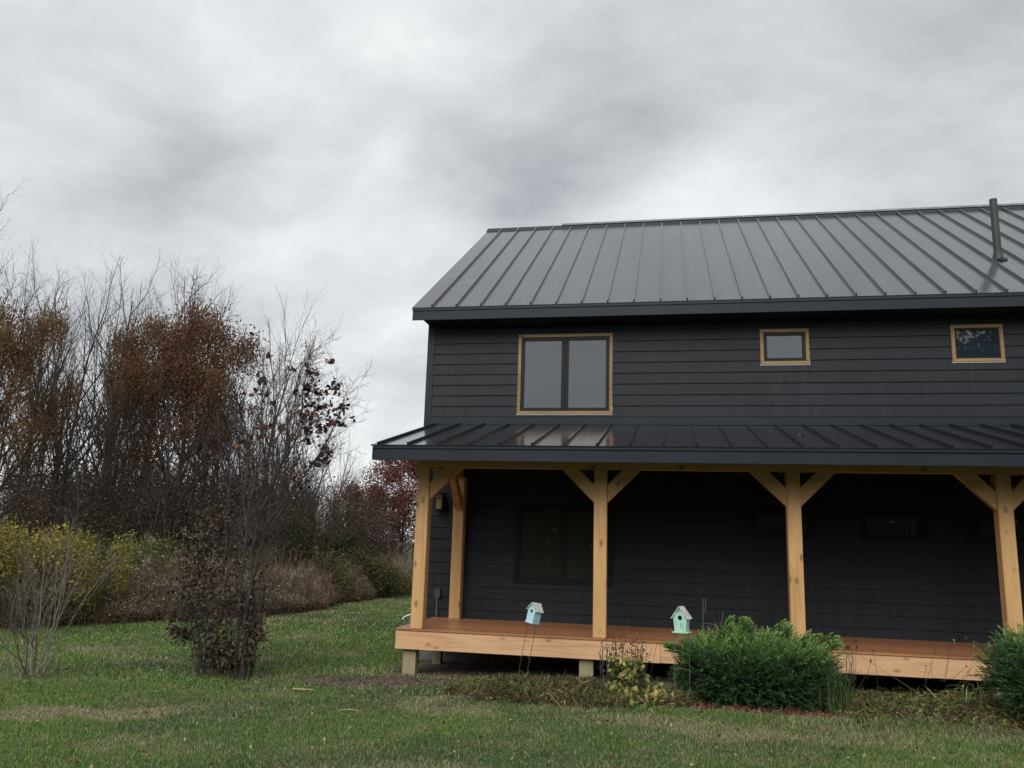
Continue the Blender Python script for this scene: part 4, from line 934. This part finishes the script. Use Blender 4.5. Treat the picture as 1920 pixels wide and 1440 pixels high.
# bed litter right of juniper
bl_ = empty('bed_litter', (0, 0, 0)); tag(bl_, 'dry leaves, straw and low weeds in the bed between the two junipers', 'plant litter', kind='stuff')
n = 9000; x = rp.uniform(2.7, 7.5, n); y = rp.uniform(-2.6, -.2, n); k = fb(x, y, 1.5) > .38; x, y = x[k], y[k]; z = gz(x, y)+rp.uniform(0, .05, len(x))
leaves('dry_leaves', np.stack([x, y, z], 1), .030, DRY, bl_, rp, aspect=1.8)
n = 5200; x = rp.uniform(2.9, 6.5, n); y = rp.uniform(-2.9, -.5, n); k = fb(x+3, y+5, 1.9) > .52; x, y = x[k], y[k]; z = gz(x, y)+rp.uniform(.0, .07, len(x))
leaves('low_weeds', np.stack([x, y, z], 1), .026, GRNL, bl_, rp, aspect=2.4)
n = 3200; x = rp.uniform(2.9, 6.6, n); y = rp.uniform(-3.0, -.3, n); k = fb(x+3, y+15, 1.9) > .42; x, y = x[k], y[k]; leaves('grass_tufts', np.stack([x, y, gz(x, y)+rp.uniform(.02, .12, len(x))], 1), .007, GRNL, bl_, rp, aspect=16, droop=-1.)
ml_ = empty('mulch_chips', (0, 0, 0)); tag(ml_, 'reddish bark mulch chips around the junipers', 'mulch', kind='stuff')
n = 16000; x = rp.uniform(-.2, 7, n); y = rp.uniform(-3.2, -.6, n); _, _, mu = cover(x, y); k = mu > .4+.4*rp.rand(n); x, y = x[k], y[k]
MUL = leafmat('bark_chips', [(0, (.04, .015, .01)), (.5, (.13, .045, .028)), (.9, (.22, .09, .055)), (1, (.30, .2, .14))], trans=0)
leaves('chips', np.stack([x, y, gz(x, y)+.012], 1), .024, MUL, ml_, rp, aspect=2.2)
# dry stalks with seed heads
def stalks(name, label, cat, items, m, r=.0035, heads=None, hm=None):
    o = empty(name, (0, 0, 0)); tag(o, label, cat); S = []; Hs = []
    for (px0, py0, px1, py1, Y0, dY) in items:
        a = atY(px0, py0, Y0); g_ = gz(a[0], a[1]); a[2] = max(min(a[2], g_+.25), g_-.01) if a[2] < g_+.5 else a[2]
        b_ = atY(px1, py1, Y0+dY); mid = (a+b_)/2+rp.normal(size=3)*.015; S += [[*a, *mid, r, r*.85], [*mid, *b_, r*.85, r*.6]]; Hs.append(b_)
    segmesh('stalks', S, m, o)
    if heads:
        P_ = np.array([h+rp.normal(size=3)*np.array([.008, .008, .018]) for h in Hs for _ in range(heads)]); leaves('seed_heads', P_, .016, hm or DRY, o, rp)
    return o
stalks('coneflower_stalks', 'cluster of thin dead stalks against the rim board right of the wide juniper', 'dead stalks',
       [(1592+rp.uniform(-6, 14), 1275, 1578+rp.uniform(-4, 30), 1208+rp.uniform(-8, 10), -.75, 0) for _ in range(12)]+[(1645, 1285, 1637, 1222, -.7, 0), (1628, 1270, 1633, 1240, -.7, 0)], BARKD, .003, 9)
stalks('leaning_seed_stalk', 'long leaning stalk with fluffy seeds crossing the rim board', 'dead stalk', [(1722, 1300, 1612, 1228, -.7, .05)], WSTEM, .003)
o_ = stalks('dead_weed_stalks', 'sparse dead stalks crossing the deck edge left of the right juniper', 'dead stalks', [(1733, 1290, 1754, 1218, -.7, 0), (1736, 1275, 1736, 1252, -.7, 0), (1770, 1280, 1778, 1215, -.7, 0), (1762, 1272, 1812, 1250, -.7, 0), (1800, 1270, 1830, 1228, -.7, 0), (1808, 1270, 1832, 1240, -.7, 0), (1772, 1270, 1784, 1205, -.7, 0)], BARKD, .003, 5)
# pale airy seed heads behind
o_ = stalks('airy_grass_heads', 'faint silvery grass heads in front of the dark wall left of the right juniper', 'grass heads', [(1850+rp.uniform(-10, 10), 1260, 1836+rp.normal()*16, 1212+rp.normal()*12, -.9, 0) for _ in range(9)], WSTEM, .0016, 6, PL)
# dead daylily straps
def straps(name, label, items, m, w=.011):
    o = MB()
    for pts in items:
        Q = [Vector(q_) for q_ in pts]; n_ = len(Q)
        for i in range(n_-1):
            a, b_ = Q[i], Q[i+1]; d = (b_-a).normalized(); s_ = d.cross(Vector((0, 0, 1))); s_ = s_.normalized()*w*(1 if i < n_-2 else 1)
            w0 = s_*(.6 if i == 0 else 1); w1 = s_*(.25 if i == n_-2 else 1)
            dn = Vector((0, 0, .004)); o.add([a-w0, a+w0+dn, b_+w1+dn, b_-w1], [(0, 1, 2, 3)])
    ob = o.build(name, m); tag(ob, label, 'plant'); return ob
STRAW = leafmat('straw_yellow', [(0, (.35, .32, .12)), (1, (.6, .52, .22))])
it = []
def up(px, py, lift): q_ = gpt(px, py); return (q_[0], q_[1], q_[2]+lift)
it.append([up(1720, 1300, .02), up(1722, 1298, .07), up(1735, 1300, .10), up(1752, 1315, .07), up(1768, 1326, .03)])
it.append([up(1757, 1306, .05), up(1775, 1308, .08), up(1790, 1316, .04), up(1795, 1318, .01)])
it.append([up(1765, 1308, .06), up(1780, 1318, .03), up(1786, 1320, .01)])
straps('daylily_leaves', 'fallen pale yellow strap leaves on the bed', it, STRAW)
it = []
for k in range(46):
    a = rp.uniform(0, 6.28); r_ = rp.uniform(.15, .42); q_ = (4.55+rp.normal()*.14, -1.15+rp.normal()*.12); z0 = float(gz(*q_))
    dx, dy = math.cos(a)*r_, math.sin(a)*r_*.8; hh_ = rp.uniform(.08, .28)
    it.append([(q_[0], q_[1], z0), (q_[0]+dx*.3, q_[1]+dy*.3, z0+hh_), (q_[0]+dx*.7, q_[1]+dy*.7, z0+hh_*.9), (q_[0]+dx, q_[1]+dy, z0+hh_*.3)])
straps('strap_leaf_clump', 'green and yellow strap leaved clump beside the right juniper', it, leafmat('strap_green', [(0, (.07, .11, .03)), (.5, (.16, .2, .06)), (1, (.42, .38, .16))]), .006)
it = []
for k in range(240):
    a = rp.uniform(0, 6.28); r_ = rp.uniform(.03, .22); q_ = (2.83+rp.normal()*.10, -2.02+rp.normal()*.09); z0 = float(gz(*q_))
    dx, dy = math.cos(a)*r_, math.sin(a)*r_; hh_ = rp.uniform(.22, .52)
    it.append([(q_[0], q_[1], z0), (q_[0]+dx*.3, q_[1]+dy*.3, z0+hh_*.6), (q_[0]+dx, q_[1]+dy, z0+hh_)])
straps('ornamental_grass', 'upright grass clump at the right foot of the wide juniper', it, leafmat('tall_grass', [(0, (.03, .06, .018)), (.6, (.07, .12, .03)), (1, (.2, .2, .08))]), .0035)
# wire plant support on the deck edge
ps = empty('plant_support', (1.43, -.75, 0)); zz_ = float(gz(1.43, -.75))
m = MB()
for (a, b_) in [((1316, 1195), (1318, 1122)), ((1322, 1150), (1323, 1122)), ((1346, 1195), (1352, 1165)), ((1353, 1168), (1356, 1146))]:
    p, q_ = atY(*a, -.75), atY(*b_, -.75)
    if a[1] > 1190: p[2] = zz_-.05
    m.tube([Vector(p)-Vector((1.43, -.75, 0)), Vector((p+q_)/2)-Vector((1.43, -.75, 0))+Vector((.004, 0, 0)), Vector(q_)-Vector((1.43, -.75, 0))], .0045, 6)
p, q_ = atY(1320, 1168, -.75), atY(1345, 1172, -.75); m.tube([Vector(p)-Vector((1.43, -.75, 0)), Vector(q_)-Vector((1.43, -.75, 0))], .003, 5)
m.build('frame', WIREG, ps); tag(ps, 'thin dark metal plant support rising behind the wide juniper', 'plant support')
# rail of pipe lying under the deck edge
q_ = gpt(1215, 1292); MBo = MB().tube([(q_[0]-.1, q_[1]+.0, q_[2]+.06), (q_[0]+.50, q_[1]+.03, q_[2]+.06)], .010, 8).tube([(q_[0]+.495, q_[1]+.028, q_[2]+.065), (q_[0]+.495, q_[1]+.0, q_[2]-.03)], .008, 6).build('edging_pipe', GREYPL)
tag(MBo, 'dark pipe lying low under the deck edge left of the mint birdhouse', 'pipe')
# lath on the lawn
q_ = gpt(568, 1297); lo = empty('wood_lath', (q_[0], q_[1], q_[2]+.03), rad(4)); tag(lo, 'short pale wood strip lying on the grass left of the bare earth', 'wood strip')
MB().box(-.14, .14, -.016, .016, -.006, .008).build('strip', LATHW, lo, bevel=.002)
q_ = gpt(655, 1338); lo = empty('straw_stalk', (q_[0], q_[1], q_[2]+.035), rad(-3)); tag(lo, 'thin straw stalk lying on the near lawn', 'stalk')
MB().tube([(-.10, 0, 0), (0, .01, .004), (.11, 0, .0)], .004, 5).build('stalk', STRAW, lo)
# white object behind the porch corner
q_ = atY(772, 1157, 3.2); wo = empty('folding_frame', (q_[0]-.02, 3.2, float(gz(q_[0], 3.2))), rad(20)); tag(wo, 'white tubular frame with dark feet on the lawn behind the corner post', 'metal frame')
hz = q_[2]-float(gz(q_[0], 3.2))
m = MB()
for dy in (0, .07): m.tube([(-.16, dy, hz-.06), (-.12, dy, hz+.0), (-.02, dy, hz+.04), (.3, dy, hz+.045), (.35, dy, 0)], .011, 8)
m.tube([(-.1, 0, hz+.01), (-.1, .07, hz+.01)], .009, 8); m.build('tube_frame', WHITEP, wo)
MB().tube([(-.165, 0, hz-.07), (-.155, 0, hz-.05)], .015, 8).tube([(-.165, .07, hz-.07), (-.155, .07, hz-.05)], .015, 8).tube([(.3, .0, hz+.045), (.3, .07, 0)], .012, 8).build('foot', GREYPL, wo)

# fallen leaves on the lawn
n = 2300; x = rp.uniform(-9, 5.5, n); y = rp.uniform(-8, 3, n); k = in_lawn(x, y); x, y = x[k], y[k]
FL = leafmat('fallen_leaves', [(0, (.07, .03, .02)), (.4, (.16, .075, .045)), (.75, (.28, .17, .10)), (1, (.5, .44, .34))])
lv = leaves('fallen_leaves', np.stack([x, y, gz(x, y)+.03], 1), .028, FL, None, rp, aspect=1.2); tag(lv, 'scattered brown fallen leaves on the lawn', 'fallen leaves', kind='stuff')
n = 2600; x = rp.uniform(-4.4, -1.4, n); y = rp.uniform(-1.5, .6, n); _, di_, _ = cover(x, y); k = di_ > .35; x, y = x[k], y[k]
lv = leaves('soil_crumbs', np.stack([x, y, gz(x, y)+.008], 1), .020, DRY, None, rp, aspect=1.3); tag(lv, 'crumbs and dry bits on the bare earth at the porch corner', 'debris', kind='stuff')
# a few leaves lying on the porch roof
for (px, py, s_, lb) in [(1500, 817, .05, 'small tan fallen leaf lying on the porch roof panels')]:
    d = ray(px, py); t_ = (SP*(CAM[1]-YP)+ZP-CAM[2])/(d[2]-SP*d[1]); q_ = CAM+d*t_
    ob = leaves('fallen_leaf', [[0, 0, 0], [.05, .01, .0]], s_, FL, None, rp); ob.location = (q_[0], q_[1], q_[2]+.02); ob.scale = (1, 1, .35); tag(ob, lb, 'leaf')
# trees standing behind the viewer (seen mirrored in the windows)
for i, (x, y, h) in enumerate([(13.5, -26, 14), (19, -28, 13), (8.5, -37, 11), (-2, -40, 10), (-11, -38, 10), (25, -30, 12), (15, -36, 12), (31, -36, 13)]):
    k = ('rust', 'red', 'rust2')[i % 3]; o = copy_tree(protos[k][0]); s_ = h/protos[k][1]; o.location = (x, y, float(gz(x, y))); o.scale = (s_*1.6, s_*1.6, s_); o.rotation_euler = (0, 0, i*1.3)
    tag(o, 'leafy tree across the yard opposite the house', 'tree', 'trees across the yard')

rh = np.random.RandomState(4); n = 60000; x = rh.uniform(-60, 60, n); y = -47-rh.uniform(0, 6, n)
top = 7.5+3.5*fb(x+70, y+60, .25)+2*fb(x+70, y, .8); z = gz(x, y)+top*rh.uniform(0, 1, n)**.8
ob = leaves('far_woods', np.stack([x, y, z], 1), .55, BROWNL, None, rh, aspect=1.3); tag(ob, 'dense wood across the yard, mirrored in the windows', 'woods', kind='stuff')
# ------------------------------------------------------------------ light
SUN_EL, SUN_AZ = rad(38), rad(188)   # azimuth clockwise from +y
sun = bpy.data.lights.new('sun', 'SUN'); sun.energy = 1.5; sun.angle = rad(35); sun.color = (1, .95, .88)
so = bpy.data.objects.new('sun', sun); C.objects.link(so)
sd = Vector((math.sin(SUN_AZ)*math.cos(SUN_EL), math.cos(SUN_AZ)*math.cos(SUN_EL), math.sin(SUN_EL)))
so.rotation_euler = sd.to_track_quat('Z', 'Y').to_euler()
w = bpy.data.worlds.new('World'); bpy.context.scene.world = w; w.use_nodes = True
nt = w.node_tree; N = nt.nodes; L = nt.links; bg = N['Background']
class WT(NT):
    def __init__(s): s.t = nt
t = WT()
sky = t.n('ShaderNodeTexSky', sky_type='NISHITA', sun_disc=False); sky.sun_elevation = SUN_EL; sky.sun_rotation = SUN_AZ
tc = t.n('ShaderNodeTexCoord'); sep = t.n('ShaderNodeSeparateXYZ'); t.l(tc.outputs['Generated'], sep.inputs[0])
zc = t.math('ADD', t.math('MAXIMUM', sep.outputs[2], 0.0), .30)
cb = t.n('ShaderNodeCombineXYZ'); t.l(t.math('DIVIDE', sep.outputs[0], zc), cb.inputs[0]); t.l(t.math('DIVIDE', sep.outputs[1], zc), cb.inputs[1])
mp = t.n('ShaderNodeMapping'); mp.inputs['Location'].default_value = (3.1, 1.7, .4); mp.inputs['Rotation'].default_value = (0, 0, .35); mp.inputs['Scale'].default_value = (.8, 1.0, 1); t.l(cb.outputs[0], mp.inputs['Vector'])
c1 = t.noise(mp.outputs[0], 1.5, 7, .52, .3); c2 = t.noise(mp.outputs[0], 4.2, 7, .58, .25)
c12 = t.math('ADD', t.math('MULTIPLY', c1, .60), t.math('MULTIPLY', c2, .40))
cloud = t.math('MULTIPLY', t.math('SUBTRACT', c12, .5), 1.25)
wn = t.n('ShaderNodeTexNoise'); wn.inputs['Scale'].default_value = 1.6; wn.inputs['Detail'].default_value = 5; t.l(mp.outputs[0], wn.inputs['Vector'])
w1 = t.n('ShaderNodeVectorMath', operation='MULTIPLY_ADD'); t.l(wn.outputs['Color'], w1.inputs[0]); w1.inputs[1].default_value = (.5, .5, .3); w1.inputs[2].default_value = (-.25, -.25, -.15)
w2 = t.n('ShaderNodeVectorMath', operation='ADD'); t.l(w1.outputs[0], w2.inputs[0]); t.l(tc.outputs['Generated'], w2.inputs[1])
w3 = t.n('ShaderNodeVectorMath', operation='NORMALIZE'); t.l(w2.outputs[0], w3.inputs[0]); WARP = w3.outputs[0]
def blob(px, py, w_, amp):
    d = ray(px, py); d = d/np.linalg.norm(d); vm = t.n('ShaderNodeVectorMath', operation='DOT_PRODUCT'); t.l(WARP, vm.inputs[0]); vm.inputs[1].default_value = tuple(d)
    k = math.cos(math.atan(w_/FOC)); mr = t.n('ShaderNodeMapRange', interpolation_type='SMOOTHERSTEP'); t.l(vm.outputs['Value'], mr.inputs['Value']); mr.inputs['From Min'].default_value = k; mr.inputs['From Max'].default_value = 1; mr.inputs['To Max'].default_value = amp
    return mr.outputs[0]
tot = cloud
BLOBS = [(120, 280, 330, -.16), (430, 330, 260, -.12), (560, 440, 240, .10), (700, 820, 260, .12), (980, 310, 300, -.15), (1150, 380, 260, -.08), (640, 40, 420, .13), (150, 30, 320, .05), (1450, 320, 260, .10), (1750, 150, 400, -.07), (400, 560, 200, -.05), (870, 540, 240, .10), (700, 560, 160, -.05), (1250, 60, 300, -.03)]
for b_ in BLOBS: tot = t.math('ADD', tot, blob(*b_[:3], b_[3]*.72))
# the hidden sun brightens the cloud behind the viewer
vm = t.n('ShaderNodeVectorMath', operation='DOT_PRODUCT'); t.l(tc.outputs['Generated'], vm.inputs[0]); vm.inputs[1].default_value = tuple(sd)
glow = t.math('POWER', t.math('MAXIMUM', vm.outputs['Value'], 0), 2.5)
lum = t.math('ADD', t.math('ADD', tot, .715), t.math('MULTIPLY', glow, 1.0))
tint = t.mix(t.math('ADD', t.math('MULTIPLY', tot, 2.2), .5, True), (.95, .98, 1.015), (.985, 1.0, .99))
vs = t.n('ShaderNodeVectorMath', operation='SCALE'); t.l(tint, vs.inputs[0]); t.l(lum, vs.inputs['Scale'])
ad = t.n('ShaderNodeVectorMath', operation='SCALE'); t.l(sky.outputs[0], ad.inputs[0]); ad.inputs['Scale'].default_value = .12
sm_ = t.n('ShaderNodeVectorMath', operation='ADD'); 
vs2 = t.n('ShaderNodeVectorMath', operation='SCALE'); t.l(vs.outputs[0], vs2.inputs[0]); vs2.inputs['Scale'].default_value = 1/.1
t.l(vs2.outputs[0], sm_.inputs[0]); t.l(ad.outputs[0], sm_.inputs[1]); t.l(sm_.outputs[0], bg.inputs['Color']); bg.inputs['Strength'].default_value = .1
sc = bpy.context.scene; sc.view_settings.view_transform = 'Standard'; sc.view_settings.look = 'None'; sc.view_settings.gamma = 1; sc.view_settings.exposure = 0
sc.render.engine = 'CYCLES'; sc.cycles.max_bounces = 6; sc.cycles.transparent_max_bounces = 4; sc.cycles.use_denoising = True
